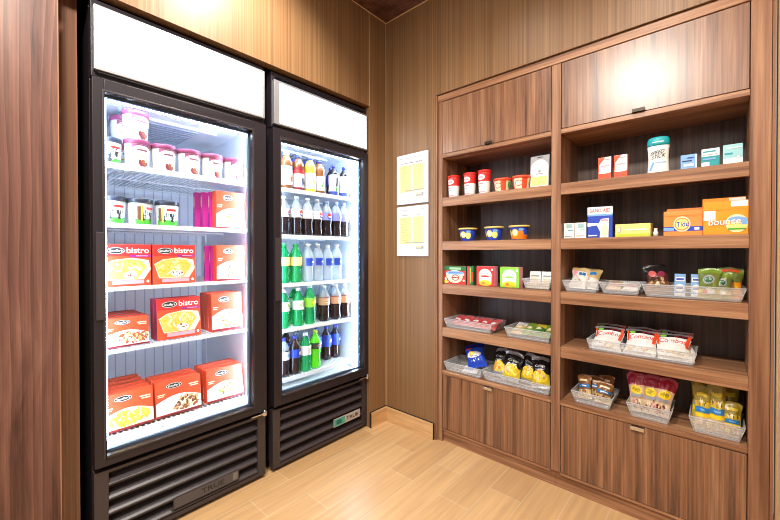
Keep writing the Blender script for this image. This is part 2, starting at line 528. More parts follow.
ubox('side_panel', [(XL, XA, YF, YB, 0, 2.0195)], W_STILE)
mid = ubox('divider_panel', [(XB, XC, YF, YB, 0.078, 2.0195)], W_STILE)
ubox('side_panel', [(XD, XR, YF, YB, 0, 2.0195)], W_STILE)
ubox('top_rail', [(XL, XR, YF - 0.004, YB, 2.0198, 2.0575)], W_RAIL)
ubox('plinth', [(XA + .0005, 1.0838, YF + 0.012, YF + 0.03, 0, 0.0765), (1.0848, XD - .0005, YF + 0.012, YF + 0.03, 0, 0.0765),
                (XA + .0005, XB - .0005, YF + 0.001, YB - 0.001, 0.0668, 0.078), (XC + .0005, XD - .0005, YF + 0.001, YB - 0.001, 0.0668, 0.078)], W_RAIL)
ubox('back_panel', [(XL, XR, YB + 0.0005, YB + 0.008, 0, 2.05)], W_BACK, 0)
pins = MB()
for xs, sgn in ((XA, 1), (XC, 1), (XD, -1)):
    for yy in (0.06, 0.24):
        for k in range(44):
            z = 0.46 + k * 0.028
            if any(a - 0.01 < z < b + 0.01 for a, b in SZ):
                continue
            vs = [(xs + sgn * 0.0004 - OX, yy + 0.0026 * math.cos(t * PI / 3) - OY, z + 0.0026 * math.sin(t * PI / 3)) for t in range(6)]
            pins.add(vs, [tuple(range(6))], TAN)
po = pins.build('shelf_pin_hole_pattern', unit)
for x0, x1 in ((XA, XB), (XC, XD)):
    e = 0.0006
    for zb, zt in SZ:
        ubox('shelf', [(x0 + e, x1 - e, YF, YF + 0.02, zb, zt), (x0 + e, x1 - e, YF + 0.02, YB - 0.0005, zt - 0.026, zt)], W_RAIL)
    ubox('shelf', [(x0 + e, x1 - e, YF, YB - 0.0005, 0.4005, 0.422)], W_RAIL)
    ubox('header_shelf', [(x0 + e, x1 - e, YF, YB - 0.0005, 1.6853, 1.7075)], W_RAIL)
    g = 0.0028
    d = ubox('flap_door', [(x0 + g, x1 - g, YF + 0.0005, YF + 0.019, 1.7103, 2.017)], W_DOOR, 0.0008)
    xm = (x0 + x1) / 2 - 0.012
    ubox('pull_tab', [(xm - 0.022, xm + 0.022, YF - 0.012, YF + 0.0002, 1.709, 1.7125), (xm - 0.022, xm + 0.022, YF - 0.0125, YF - 0.0105, 1.709, 1.723)], BRONZE, 0.0005, d)
    d.children[0]['label'] = 'dark bronze pull tab'
    ubox('door_gap_shade', [(x0 + .001, x1 - .001, YF + 0.03, YF + 0.034, 1.708, 2.0195)], DARK, 0)  # dark sheets standing in for the shaded interior behind the door gaps
    ubox('door_gap_shade', [(x0 + .001, x1 - .001, YF + 0.03, YF + 0.034, 0.0785, 0.4)], DARK, 0)
    d = ubox('flap_door', [(x0 + g, x1 - g, YF + 0.0005, YF + 0.019, 0.0808, 0.3972)], W_DOOR, 0.0008)
    ubox('pull_tab', [(xm - 0.024, xm + 0.024, YF - 0.014, YF + 0.0002, 0.394, 0.3975), (xm - 0.024, xm + 0.024, YF - 0.0145, YF - 0.012, 0.383, 0.3975)], CHROME, 0.0005, d)
    d.children[0]['label'] = 'chrome pull tab'

# ------------------------------------------------------------------ framed notices
def notice(z0, z1, label):
    x0, x1 = 0.107, 0.354
    w, h = x1 - x0, z1 - z0
    o = empty('framed_notice', ((x0 + x1) / 2, -0.0002, z0), label, 'notice', group='framed notices beside the shelving')
    FR = mat('frosted_clear_frame', (216, 224, 238), 0.3)
    mb = MB()
    b = 0.021
    mb.box(-w / 2, -w / 2 + b, -0.012, 0, 0, h, FR); mb.box(w / 2 - b, w / 2, -0.012, 0, 0, h, FR)
    mb.box(-w / 2 + b, w / 2 - b, -0.012, 0, 0, b, FR); mb.box(-w / 2 + b, w / 2 - b, -0.012, 0, h - b, h, FR)
    mb.build('frame', o, 0.001)
    mb = MB(); mb.box(-w / 2 + b, w / 2 - b, -0.006, 0, b, h - b, WHITE); sh = mb.build('sheet', o)
    P = Print(lambda s, t, q: (s, -0.006 - q, t))
    AMB = col('notice_amber', 240, 214, 146); AMB2 = col('notice_amber_light', 246, 230, 184)
    pw = w - 2 * b
    P.rect(-pw / 2 + .003, pw / 2 - .012, 0.076, h - 0.066, AMB)
    P.rect(-0.012, 0.008, 0.076, h - 0.066, AMB2)
    P.text('cook. stay. cheers!', 0.0, h - 0.054, pw * 0.8, 0.012, BLK, 0.25)
    rng = random.Random(3)
    for cxx in (-0.055, 0.045):
        for k in range(15):
            P.h -= 0.00025
            P.rect(cxx - 0.035, cxx - 0.035 + 0.07 * rng.uniform(0.5, 1.0), h - 0.080 - k * 0.0104, h - 0.0775 - k * 0.0104, TAN)
    P.rect(-0.055, pw / 2 - 0.012, 0.080, 0.086, GREY)
    P.rect(pw / 2 - 0.075, pw / 2 - 0.014, 0.045, 0.063, GREY); P.rect(pw / 2 - 0.070, pw / 2 - 0.03, 0.053, 0.06, AMB)
    P.rect(pw / 2 - 0.075, pw / 2 - 0.014, 0.040, 0.043, TAN)
    P.build('notice_print', sh)
    mb = MB(); mb.box(w / 2 - 0.018, w / 2 - 0.001, -0.0135, -0.012, h * 0.55, h * 0.57, WHITE); mb.build('corner_clip', o)


notice(1.4335, 1.745, 'upper framed amber notice on the wood wall beside the shelving')
notice(1.104, 1.4165, 'lower framed amber notice on the wood wall beside the shelving')


# ------------------------------------------------------------------ glass-door coolers
def cooler(name, y0, y1, sl, sr, shelves, label, dotted, dark_plate):
    """Front faces +x; local origin under the middle of the front; sl/sr are the door's stile widths."""
    yc = (y0 + y1) / 2; hw = (y1 - y0) / 2
    o = empty(name, (0, yc, 0), label, 'refrigerator')
    XB_ = -0.76
    w = 0.032
    mb = MB()
    mb.box(XB_, -0.062, -hw, -hw + w, 0.05, 2.045, BLACK); mb.box(XB_, -0.062, hw - w, hw, 0.05, 2.045, BLACK)
    mb.box(XB_, XB_ + 0.04, -hw + w, hw - w, 0.05, 2.045, BLACK)
    mb.box(XB_ + 0.04, -0.062, -hw + w, hw - w, 0.05, 0.372, BLACK)
    mb.box(XB_ + 0.04, -0.062, -hw + w, hw - w, 1.742, 2.045, BLACK)
    mb.box(-0.062, -0.030, -hw, hw, 2.026, 2.045, BLACK); mb.box(-0.062, -0.030, -hw, -hw + 0.022, 1.765, 2.026, BLACK)
    mb.box(-0.062, -0.030, hw - 0.022, hw, 1.765, 2.026, BLACK); mb.box(-0.062, -0.030, -hw + .022, hw - .022, 1.765, 1.785, BLACK)
    mb.build('cabinet', o, 0.002)
    for sy in (-1, 1):
        for sx in (-0.12, -0.70):
            q = MB(); q.lathe([(0.02, 0.0), (0.02, 0.012), (0.012, 0.014), (0.012, 0.05)], BLACK2, sx, sy * (hw - 0.05), 12)
            q.build('levelling_foot', o)
    # liner: five thin sheets
    a = hw - w
    mb = MB()
    mb.box(XB_ + 0.04, XB_ + 0.046, -a, a, 0.372, 1.742, GROOVE)
    mb.box(XB_ + 0.046, -0.063, -a, -a + 0.004, 0.372, 1.742, LINER); mb.box(XB_ + 0.046, -0.063, a - 0.004, a, 0.372, 1.742, LINER)
    mb.box(XB_ + 0.046, -0.063, -a + .004, a - .004, 0.372, 0.378, LINER); mb.box(XB_ + 0.046, -0.063, -a + .004, a - .004, 1.736, 1.742, LINER)
    mb.build('liner', o)
    # fan cover under the liner's roof
    mb = MB(); mb.box(-0.60, -0.25, -0.2, 0.2, 1.722, 1.7355, LINER)
    for k in range(9):
        mb.box(-0.57 + k * 0.034, -0.555 + k * 0.034, -0.12, 0.12, 1.7185, 1.7222, mat('vent_pale_grey', (176, 188, 206), 0.5))
    mb.build('fan_cover', o, 0.001)
    # lights on the inside of the door posts
    for s in (-1, 1):
        mb = MB(); mb.box(-0.098, -0.068, s * (a - 0.012) - 0.006, s * (a - 0.012) + 0.006, 0.41, 1.71, LED if s > 0 else LED2)
        mb.build('light_strip', o)
    mb = MB(); mb.box(-0.078, -0.066, -a + 0.03, a - 0.03, 1.704, 1.716, LED); mb.build('light_strip', o)
    # lit sign
    mb = MB()
    z0, z1 = (1.778, 2.000) if dotted else (1.786, 2.018)
    sw = hw - 0.006; b = 0.009
    bs = 0.030 if dotted else b
    for yy0, yy1, zz0, zz1 in ((-sw, -sw + bs, z0, z1), (sw - b, sw, z0, z1), (-sw + bs, sw - b, z0, z0 + b), (-sw + bs, sw - b, z1 - b, z1)):
        mb.box(-0.029, -0.008, yy0, yy1, zz0, zz1, ALU)
    sf = mb.build('sign_frame', o, 0.001)
    mb = MB(); mb.box(-0.026, -0.013, -sw + bs, sw - b, z0 + b, z1 - b, SIGNLIT); mb.build('lit_panel', sf)
    # door
    d0, d1 = 0.3419, 1.7576
    tb, bb = 0.046, 0.05 if dotted else 0.037
    mb = MB()
    X0, X1 = -0.058, -0.0085
    mb.box(X0, X1, -hw, -hw + sl, d0, d1, BLACK); mb.box(X0, X1, hw - sr, hw, d0, d1, BLACK)
    mb.box(X0, X1, -hw + sl, hw - sr, d0, d0 + bb, BLACK); mb.box(X0, X1, -hw + sl, hw - sr, d1 - tb, d1, BLACK)
    # inner stepped lip
    mb.box(X1, X1 + 0.003, -hw + sl - 0.007, -hw + sl, d0 + bb - 0.007, d1 - tb + 0.007, BLACK2); mb.box(X1, X1 + 0.003, hw - sr, hw - sr + 0.007, d0 + bb - 0.007, d1 - tb + 0.007, BLACK2)
    mb.box(X1, X1 + 0.003, -hw + sl, hw - sr, d0 + bb - 0.007, d0 + bb, BLACK2); mb.box(X1, X1 + 0.003, -hw + sl, hw - sr, d1 - tb, d1 - tb + 0.007, BLACK2)
    df = mb.build('door_frame', o, 0.004)
    mb = MB(); mb.box(-0.040, -0.034, -hw + sl - 0.004, hw - sr + 0.004, d0 + bb - 0.004, d1 - tb + 0.004, GLASS); mb.build('glass_pane', df)
    mb = MB()
    yi0, yi1, zi0, zi1 = -hw + sl, hw - sr, d0 + bb, d1 - tb
    mb.box(-0.056, -0.042, yi0, yi0 + 0.008, zi0, zi1, SPACER); mb.box(-0.056, -0.042, yi1 - 0.008, yi1, zi0, zi1, SPACER)
    mb.box(-0.056, -0.042, yi0 + .008, yi1 - .008, zi0, zi0 + 0.008, SPACER); mb.box(-0.056, -0.042, yi0 + .008, yi1 - .008, zi1 - 0.008, zi1, SPACER)
    if dotted:  # reflections of the LEDs, put in as solid white dots
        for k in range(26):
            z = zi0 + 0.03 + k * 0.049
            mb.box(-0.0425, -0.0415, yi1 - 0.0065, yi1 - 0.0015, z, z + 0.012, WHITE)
    mb.build('glass_spacer', df)
    mb = MB(); mb.box(X1, X1 + 0.007, -hw + 0.006, -hw + sl - 0.002, 0.88, 1.2, BLACK2); mb.build('handle', df, 0.002)
    # chrome hinge at the foot of the door
    mb = MB()
    mb.box(X1 + 0.001, X1 + 0.010, hw - 0.085, hw - 0.012, d0 - 0.012, d0 - 0.006, CHROME)
    mb.box(X1 - 0.03, X1 + 0.012, hw - 0.03, hw - 0.006, d0 - 0.018, d0 - 0.002, CHROME)
    mb.lathe([(0.009, d0 - 0.02), (0.009, d0 + 0.004), (0.006, d0 + 0.008)], CHROME, X1 + 0.008, hw - 0.016, 12)
    mb.build('hinge', o, 0.001)
    # louvred grille
    mb = MB()
    g0, g1 = 0.0193, 0.3199
    gx = -0.023
    mb.box(gx - 0.035, gx, -hw, -hw + 0.042, g0, g1, BLACK2); mb.box(gx - 0.035, gx, hw - 0.042, hw, g0, g1, BLACK2)
    mb.box(gx - 0.035, gx, -hw + 0.042, hw - 0.042, g1 - 0.012, g1, BLACK2); mb.box(gx - 0.035, gx, -hw + 0.042, hw - 0.042, g0, g0 + 0.016, BLACK2)
    n = 5
    step = (g1 - g0 - 0.03) / n
    for k in range(n):
        zb = g0 + 0.018 + k * step
        mb.prism([(gx - 0.03, zb + step * 0.56), (gx - 0.03, zb + step * 0.46), (gx - 0.004, zb + step * 0.02), (gx - 0.001, zb + step * 0.06), (gx - 0.001, zb + step * 0.18)],
                 'y', 0, 1, BLACK2)
        # prism was made along y from 0 to 1 with (x, z) points: squeeze to the opening
        for i in range(len(mb.v) - 10, len(mb.v)):
            x, y, z = mb.v[i]
            mb.v[i] = (x, -hw + 0.042 + y * (2 * hw - 0.084), z)
    mb.box(gx - 0.036, gx - 0.033, -hw + 0.01, hw - 0.01, g0, g1, DARK)
    mb.build('louvred_grille', o, 0.0008)
    # maker's plate on the grille
    mb = MB()
    yy0, yy1 = (-0.08, 0.20) if dark_plate else (0.06, 0.272)
    zz0 = 0.055 if dark_plate else 0.092
    hh = 0.05 if dark_plate else 0.048
    mb.box(gx, gx + 0.003, yy0, yy1, zz0, zz0 + hh, BLACK2 if dark_plate else SILVER)
    st = mb.build('maker_plate', o, 0.0006)
    P = Print(lambda s, t, q: (gx + 0.003 + q, s, t))
    if dark_plate:
        DG = col('plate_dark_grey', 74, 70, 72)
        P.rect(yy0 + .004, yy1 - .004, zz0 + 0.004, zz0 + hh - 0.004, DG)
        P.rect(yy1 - .03, yy1 - .008, zz0 + 0.008, zz0 + hh - 0.008, col('plate_mid_grey', 112, 108, 110))
        P.text('TRUE', yy0 + 0.16, zz0 + hh / 2, 0.10, 0.022, BLK)
    else:
        P.rect(yy0 + .004, yy0 + .085, zz0 + 0.004, zz0 + hh - 0.004, col('plate_green', 60, 160, 140))
        P.text('TRUE', yy0 + 0.147, zz0 + hh / 2, 0.10, 0.022, BLK)
        P.rect(yy0 + .02, yy0 + .06, zz0 + 0.012, zz0 + hh - 0.012, col('plate_green_dark', 20, 96, 90))
    P.build('plate_lettering', st)
    # wire shelves
    for z in shelves:
        mb = MB()
        aw = a - 0.008
        lip = 0.015 if not dotted else 0.021
        mb.box(-0.104, -0.100, -aw + 0.012, aw - 0.012, z - lip + 0.004, z + 0.004, SHELFW)
        nb = 30
        for k in range(nb):
            yy = -aw + 0.016 + (2 * aw - 0.032) * k / (nb - 1)
            mb.box(-0.66, -0.104, yy - 0.0025, yy + 0.0025, z - 0.005, z, SHELFW)
        for xx in (-0.655, -0.40, -0.14):
            mb.box(xx - 0.004, xx + 0.004, -aw, aw, z - 0.012, z - 0.005, SHELFW)
        mb.build('wire_shelf', o)
    for sy in (-1, 1):
        for xx in (-0.12, -0.65):
            q = MB(); q.box(xx - 0.008, xx + 0.008, sy * (a - 0.006) - 0.002, sy * (a - 0.006) + 0.002, 0.385, 1.72, SHELFW); q.build('shelf_standard', o)
    return o


FZ = [0.400, 0.741, 0.986, 1.238, 1.474]
CZ = [0.431, 0.703, 0.953, 1.221, 1.477]
cooler('glass_door_freezer', -1.5452, -0.8701, 0.034, 0.070, FZ, 'tall black glass-door freezer full of red frozen meals and ice cream tubs', False, True)
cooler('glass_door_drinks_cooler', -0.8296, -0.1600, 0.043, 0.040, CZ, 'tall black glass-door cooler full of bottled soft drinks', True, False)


# ------------------------------------------------------------------ packets, cartons, tubs, bottles
def carton(name, w, d, h, material, label, cat, loc, rotz=0.0, tilt=0.0, group=None, side=None, bevel=0.0008):
    mb = MB()
    mb.box(-w / 2, w / 2, -d / 2, d / 2, 0, h, material)
    if side:      # sides and top in another colour
        k = mb.mi(side)
        mb.m[0] = mb.m[1] = mb.m[3] = mb.m[5] = k
    o = mb.build(name, None, bevel, loc, (tilt, 0, rotz), fix=False)
    tag(o, label, cat, group)
    o['_d'] = d
    P = Print(lambda s, t, q: (s, -d / 2 - q, t))
    return o, P


def done(P, o, name='front_print'):
    if '_d' in o:
        del o['_d']
    return P.build(name, o, fix=False)


# -- frozen meal cartons (front faces +x, so rotz = 90 degrees)
FRONT = R(90)


def meal(w, h, style, seed, label, loc, tilt=0.0, group=None, d=0.042):
    rng = random.Random(seed)
    o, P = carton('frozen_meal_box', w, d, h, ORED, label, 'frozen meal', loc, FRONT, tilt, group, side=mat('carton_wine', (150, 26, 70), 0.45) if style == 'bistro' else DRED if style == 'red' else ORED)
    H = h
    P.rect(-w / 2 + .001, w / 2 - .001, h * 0.72, h - 0.001, RED if style == 'bistro' else ORED)
    # oval badge
    cx = -w * 0.22 if style == 'bistro' else -w * 0.10
    cz = h * 0.85 if style == 'bistro' else h * 0.83
    P.ell(cx, cz, w * 0.185, h * 0.085, BLK); P.ell(cx, cz, w * 0.172, h * 0.074, WHITE); P.ell(cx, cz, w * 0.160, h * 0.064, BLK)
    P.text("Stouffer's", cx, cz, w * 0.26, h * 0.06, WHITE, 0.2)
    if style == 'bistro':
        P.text('bistro', w * 0.22, h * 0.86, w * 0.46, h * 0.14, WHITE)
        P.rect(w * 0.06, w / 2 - .001, h * 0.70, h * 0.75, PURPLE)
        P.rect(w * 0.18, w * 0.42, h * 0.717, h * 0.735, PINK)
        P.poly([(-w * .36, h * .16), (w * .34, h * .16), (w * .485, h * .40), (w * .44, h * .62), (w * .10, h * .68), (-w * .28, h * .63), (-w * .47, h * .52)], CREAM)
        P.poly([(-w * .34, h * .18), (w * .20, h * .17), (w * .40, h * .46), (w * .28, h * .62), (-w * .02, h * .65), (-w * .30, h * .60), (-w * .45, h * .50)], PASTA)
        P.blobs(-w * 0.02, h * 0.45, w * 0.36, h * 0.16, w * 0.08, 44, [YEL2, PASTA, CREAM, GOLD], rng, 0.3)
        P.ell(w * .06, h * .27, w * .14, h * .09, WHITE)
        P.blobs(w * 0.06, h * 0.27, w * 0.12, h * 0.07, w * 0.03, 14, [WHITE, MEAT, PINK, BROWN], rng)
        P.rect(-w * .30, w * .34, h * 0.06, h * 0.15, PINK)
        P.ell(w * .42, h * .11, w * .03, w * .035, WHITE)
    else:
        pts = [(-w * .495, h * .06), (w * .495, h * .06), (w * .495, h * .34)] + [(w * (.49 - .98 * k / 14), h * (.40 + .16 * math.sin(PI * k / 14))) for k in range(15)]
        P.poly(pts, CREAM if style == 'mac' else WHITE)
        food = {'mac': [YEL, PASTA, GOLD], 'meat': [MEAT, TAN, BROWN, CREAM], 'red': [ORED, MEAT, TAN, CREAM], 'pale': [CREAM, TAN, MEAT, LGREEN, WHITE]}[style]
        P.blobs(w * 0.0 if style == 'mac' else w * 0.12, h * 0.29, w * (0.43 if style == 'mac' else 0.33), h * 0.19, w * 0.05, 95, food, rng)
        if style == 'meat':
            P.poly([(-w * .42, h * .12), (-w * .20, h * .10), (w * .02, h * .44), (-w * .04, h * .50), (-w * .38, h * .30)], WHITE)
        P.rect(w * 0.22, w * 0.44, h * 0.76, h * 0.79, CREAM); P.rect(w * 0.25, w * 0.44, h * 0.70, h * 0.73, CREAM)
        P.rect(-w * 0.46, -w * 0.30, h * 0.62, h * 0.645, CREAM); P.rect(-w * 0.46, -w * 0.33, h * 0.57, h * 0.595, CREAM)
        P.rect(-w / 2 + .001, w / 2 - .001, 0.001, h * 0.055, DRED)
    done(P, o)
    return o


def meal_row(w, h, style, seed, y, z, x0, count, words, group, tilt=0.0, pitch=0.046, dy=0.0):
    """One carton and the ones filed behind it.  words: (front label, label pattern for the ones behind)."""
    first = meal(w, h, style, seed, words[0], (x0, y, z + 0.021 * math.sin(abs(tilt))), tilt, group)
    nth = ['directly behind', 'third back from', 'fourth back from', 'fifth back from']
    for k in range(1, count):
        dup(first, (x0 - pitch * k, y + dy * k, z + 0.021 * math.sin(abs(tilt))), words[1] % nth[k - 1])


Z = 0.0012
# bottom shelf
meal_row(0.176, 0.148, 'mac', 1, -1.412, FZ[0] + Z, -0.155, 5, ('orange macaroni meal box at the front of the freezer bottom shelf', 'orange meal box %s the macaroni box on the freezer bottom shelf'), 'frozen meals on the bottom shelf', R(-8), 0.055, 0.0)
meal_row(0.186, 0.152, 'meat', 2, -1.222, FZ[0] + Z, -0.160, 3, ('orange meal box picturing beef and potato, bottom shelf of the freezer', 'orange meal box %s the beef and potato box, freezer bottom shelf'), 'frozen meals on the bottom shelf', R(-7), 0.052)
meal_row(0.178, 0.156, 'pale', 3, -1.012, FZ[0] + Z, -0.165, 3, ('orange meal box with pale dish beside the light, freezer bottom shelf', 'orange meal box %s the pale dish box, freezer bottom shelf'), 'frozen meals on the bottom shelf', R(-6), 0.052)
# second shelf
meal_row(0.152, 0.118, 'red', 4, -1.418, FZ[1] + Z, -0.150, 5, ('low red meal box picturing chunky red dish, fourth freezer shelf down', 'low red meal box %s the red dish box, fourth freezer shelf down'), 'frozen meals on the fourth shelf', R(-4), 0.05)
meal_row(0.178, 0.178, 'bistro', 5, -1.221, FZ[1] + Z, -0.155, 2, ('red bistro box with yellow folded bread, fourth freezer shelf down', 'red bistro box %s the yellow bread box, fourth freezer shelf down'), 'frozen meals on the fourth shelf', R(-4), 0.048)
meal_row(0.150, 0.182, 'pale', 6, -1.004, FZ[1] + Z, -0.160, 3, ('pinkish red meal box washed out by the light, fourth freezer shelf down', 'pinkish red meal box %s the washed-out box, fourth freezer shelf down'), 'frozen meals on the fourth shelf', R(-4), 0.048)
# third shelf
meal_row(0.170, 0.172, 'bistro', 7, -1.418, FZ[2] + Z, -0.150, 2, ('red bistro box of pasta by the door handle, third freezer shelf down', 'red bistro box %s the pasta box, third freezer shelf down'), 'frozen meals on the third shelf', 0.0, 0.048)
meal_row(0.170, 0.172, 'bistro', 8, -1.243, FZ[2] + Z, -0.150, 2, ('red bistro box in the middle of the third freezer shelf down', 'red bistro box %s the middle bistro box, third freezer shelf down'), 'frozen meals on the third shelf', 0.0, 0.048)
meal_row(0.140, 0.174, 'pale', 9, -0.990, FZ[2] + Z, -0.155, 1, ('pale red meal box by the light on the third freezer shelf down', ''), 'frozen meals on the third shelf', 0.0, 0.048)
for k in range(2):
    o, P = carton('frozen_meal_box', 0.14, 0.020, 0.172, MAG, ['magenta edged meal box tucked right behind the pale box, third freezer shelf down', 'magenta edged meal box rearmost of three, third freezer shelf down'][k], 'frozen meal', (-0.190 - k * 0.024, -0.998 - 0.016 * k, FZ[2] + Z), FRONT, 0, 'frozen meals on the third shelf', side=MAG)
    P2 = Print(lambda s, t, q: (-0.07 - q, s, t))
    P2.rect(-0.008, 0.008, 0.02, 0.07, PURPLE); P2.ell(0, 0.12, 0.006, 0.03, PINK)
    done(P2, o, 'spine_print')
# fourth shelf
meal_row(0.142, 0.185, 'pale', 10, -0.990, FZ[3] + Z, -0.155, 1, ('tall pale red meal box by the light, second freezer shelf down', ''), 'frozen meals on the second shelf')
for k in range(3):
    o, P = carton('frozen_meal_box', 0.14, 0.026, 0.182, MAG, ['purple-spined meal box nearest the tall pale box, second freezer shelf down', 'purple-spined meal box middle of three, second freezer shelf down', 'purple-spined meal box rearmost of three, second freezer shelf down'][k], 'frozen meal', (-0.194 - k * 0.032, -1.000 - 0.022 * k, FZ[3] + Z), FRONT, 0, 'frozen meals on the second shelf', side=MAG)
    P2 = Print(lambda s, t, q: (-0.07 - q, s, t))
    P2.rect(-0.012, 0.012, 0.01, 0.08, PURPLE); P2.ell(0, 0.135, 0.008, 0.03, PINK); P2.text('bistro', 0, 0.135, 0.045, 0.009, WHITE, 0, R(90))
    done(P2, o, 'spine_print')


# -- ice cream tubs
def tub(kind, r, h, loc, label, spin=0.0, group=None):
    o = empty('ice_cream_tub', loc, label, 'ice cream tub', FRONT + spin, group)
    lid_h = 0.020
    mb = MB()
    mb.lathe([(r * 0.84, 0), (r * 0.86, 0.002), (r * 0.97, h - lid_h), (r * 0.97, h - lid_h + 0.002)], WHITE, n=28)
    mb.build('tub_body', o)
    mb = MB()
    LID = MAROON if kind == 'pint' else mat('tub_dark_lid', (44, 50, 66), 0.3)
    if kind == 'pint':
        LID = mat('tub_plum_lid', (150, 66, 104), 0.35)
    mb.lathe([(r * 1.0, h - lid_h), (r * 1.03, h - lid_h), (r * 1.03, h - 0.004), (r * 1.0, h), (r * 0.92, h), (r * 0.92, h - 0.004), (0.001, h - 0.004)], LID, n=28)
    mb.build('lid', o)
    rad = lambda t: r * (0.86 + 0.11 * t / (h - lid_h))
    P = Print(lambda s, t, q: ((rad(t) + q) * math.sin(s), -(rad(t) + q) * math.cos(s), t))
    rng = random.Random(int(h * 1e5) + len(label))
    if kind == 'pint':
        P.rect(-0.85, 0.85, h * 0.68, h - lid_h - 0.001, LID, 14)
        P.ell(0, h * 0.66, 0.72, h * 0.12, WHITE, 20, 3)
        P.rect(-0.45, 0.45, h * 0.60, h * 0.66, mat('tub_script', (120, 60, 80), 0.5), 8)
        P.blobs(0.15, h * 0.15, 0.5, h * 0.08, 0.16, 9, [BROWN, MEAT, MAROON], rng, 0.07)
        P.rect(-0.7, 0.5, h * 0.40, h * 0.425, TAN, 8)
    else:
        P.rect(-1.15, 1.15, h * 0.04, h * 0.24, GREEN, 14); P.rect(-1.15, 1.15, h * 0.24, h * 0.78, mat('tub_sky', (198, 214, 226), 0.5), 14)
        P.blobs(-0.1, h * 0.36, 0.85, h * 0.12, 0.22, 10, [BLK, WHITE, BLK], rng, 0.07)
        P.rect(-0.62, -0.5, h * 0.15, h * 0.74, YEL, 2); P.rect(-0.95, -0.66, h * 0.2, h * 0.7, BROWN, 3)
        P.rect(-0.2, 0.7, h * 0.60, h * 0.68, RED, 8); P.rect(-0.1, 0.6, h * 0.50, h * 0.54, WHITE, 8)
    P.build('wrap_print', o)
    return o


tz = FZ[4] + Z
G = 'ice cream tubs on the top freezer shelf'
t1 = tub('pint', 0.048, 0.118, (-0.165, -1.372, tz), 'plum-lidded tub under the stacked tub, top freezer shelf', 0.15, G)
dup(t1, (-0.165, -1.377, tz + 0.1182), 'plum-lidded tub stacked on another, top freezer shelf', (0, 0, FRONT + 0.3))
dup(t1, (-0.285, -1.392, tz), 'plum-lidded tub behind the stacked pair, top freezer shelf')
dup(t1, (-0.285, -1.395, tz + 0.1182), 'plum-lidded tub stacked behind the front stacked tub, top freezer shelf')
dup(t1, (-0.165, -1.273, tz), 'second plum-lidded tub along the top freezer shelf, beside the stack')
dup(t1, (-0.165, -1.170, tz), 'plum-lidded tub in the middle of the top freezer shelf')
dup(t1, (-0.165, -1.066, tz), 'plum-lidded tub one short of the light on the top freezer shelf')
dup(t1, (-0.165, -0.962, tz), 'plum-lidded tub against the light on the top freezer shelf')
t2 = tub('cow', 0.0385, 0.108, (-0.165, -1.4655, tz), 'pale farm-picture tub beside the stack on the top freezer shelf', 0.1, G)
t3 = tub('cow', 0.0455, 0.112, (-0.165, -1.460, FZ[3] + Z), 'dark-lidded farm-picture tub against the door handle side, second freezer shelf down', 0.1, 'farm-picture tubs on the second shelf')
dup(t3, (-0.165, -1.364, FZ[3] + Z), 'dark-lidded farm-picture tub, middle of three on the second freezer shelf down', (0, 0, FRONT + 0.5), 'farm-picture tubs on the second shelf')
dup(t3, (-0.165, -1.262, FZ[3] + Z), 'dark-lidded farm-picture tub, third along beside a gap, second freezer shelf down', (0, 0, FRONT - 0.1), 'farm-picture tubs on the second shelf')

# -- bottles
PET = tinted('clear_bottle', (226, 236, 244), (226, 238, 248), 0.38)
PETG = tinted('green_bottle', (40, 176, 110), (120, 245, 185), 0.5)
COLA = mat('dark_cola', (34, 22, 26), 0.1)
TEA = mat('amber_tea', (140, 86, 46), 0.15)
JUICE = mat('yellow_juice', (240, 206, 60), 0.2)
DEW = mat('bright_green_soda', (90, 222, 40), 0.15)
CAPW = mat('white_cap', (240, 242, 246), 0.35); CAPB = mat('blue_cap', (52, 62, 176), 0.35); CAPG = mat('green_cap', (40, 170, 90), 0.35); CAPY = mat('yellow_cap', (208, 226, 70), 0.35)
LABW = mat('white_bottle_label', (232, 230, 232), 0.4); LABV = mat('violet_bottle_label', (136, 142, 214), 0.4)


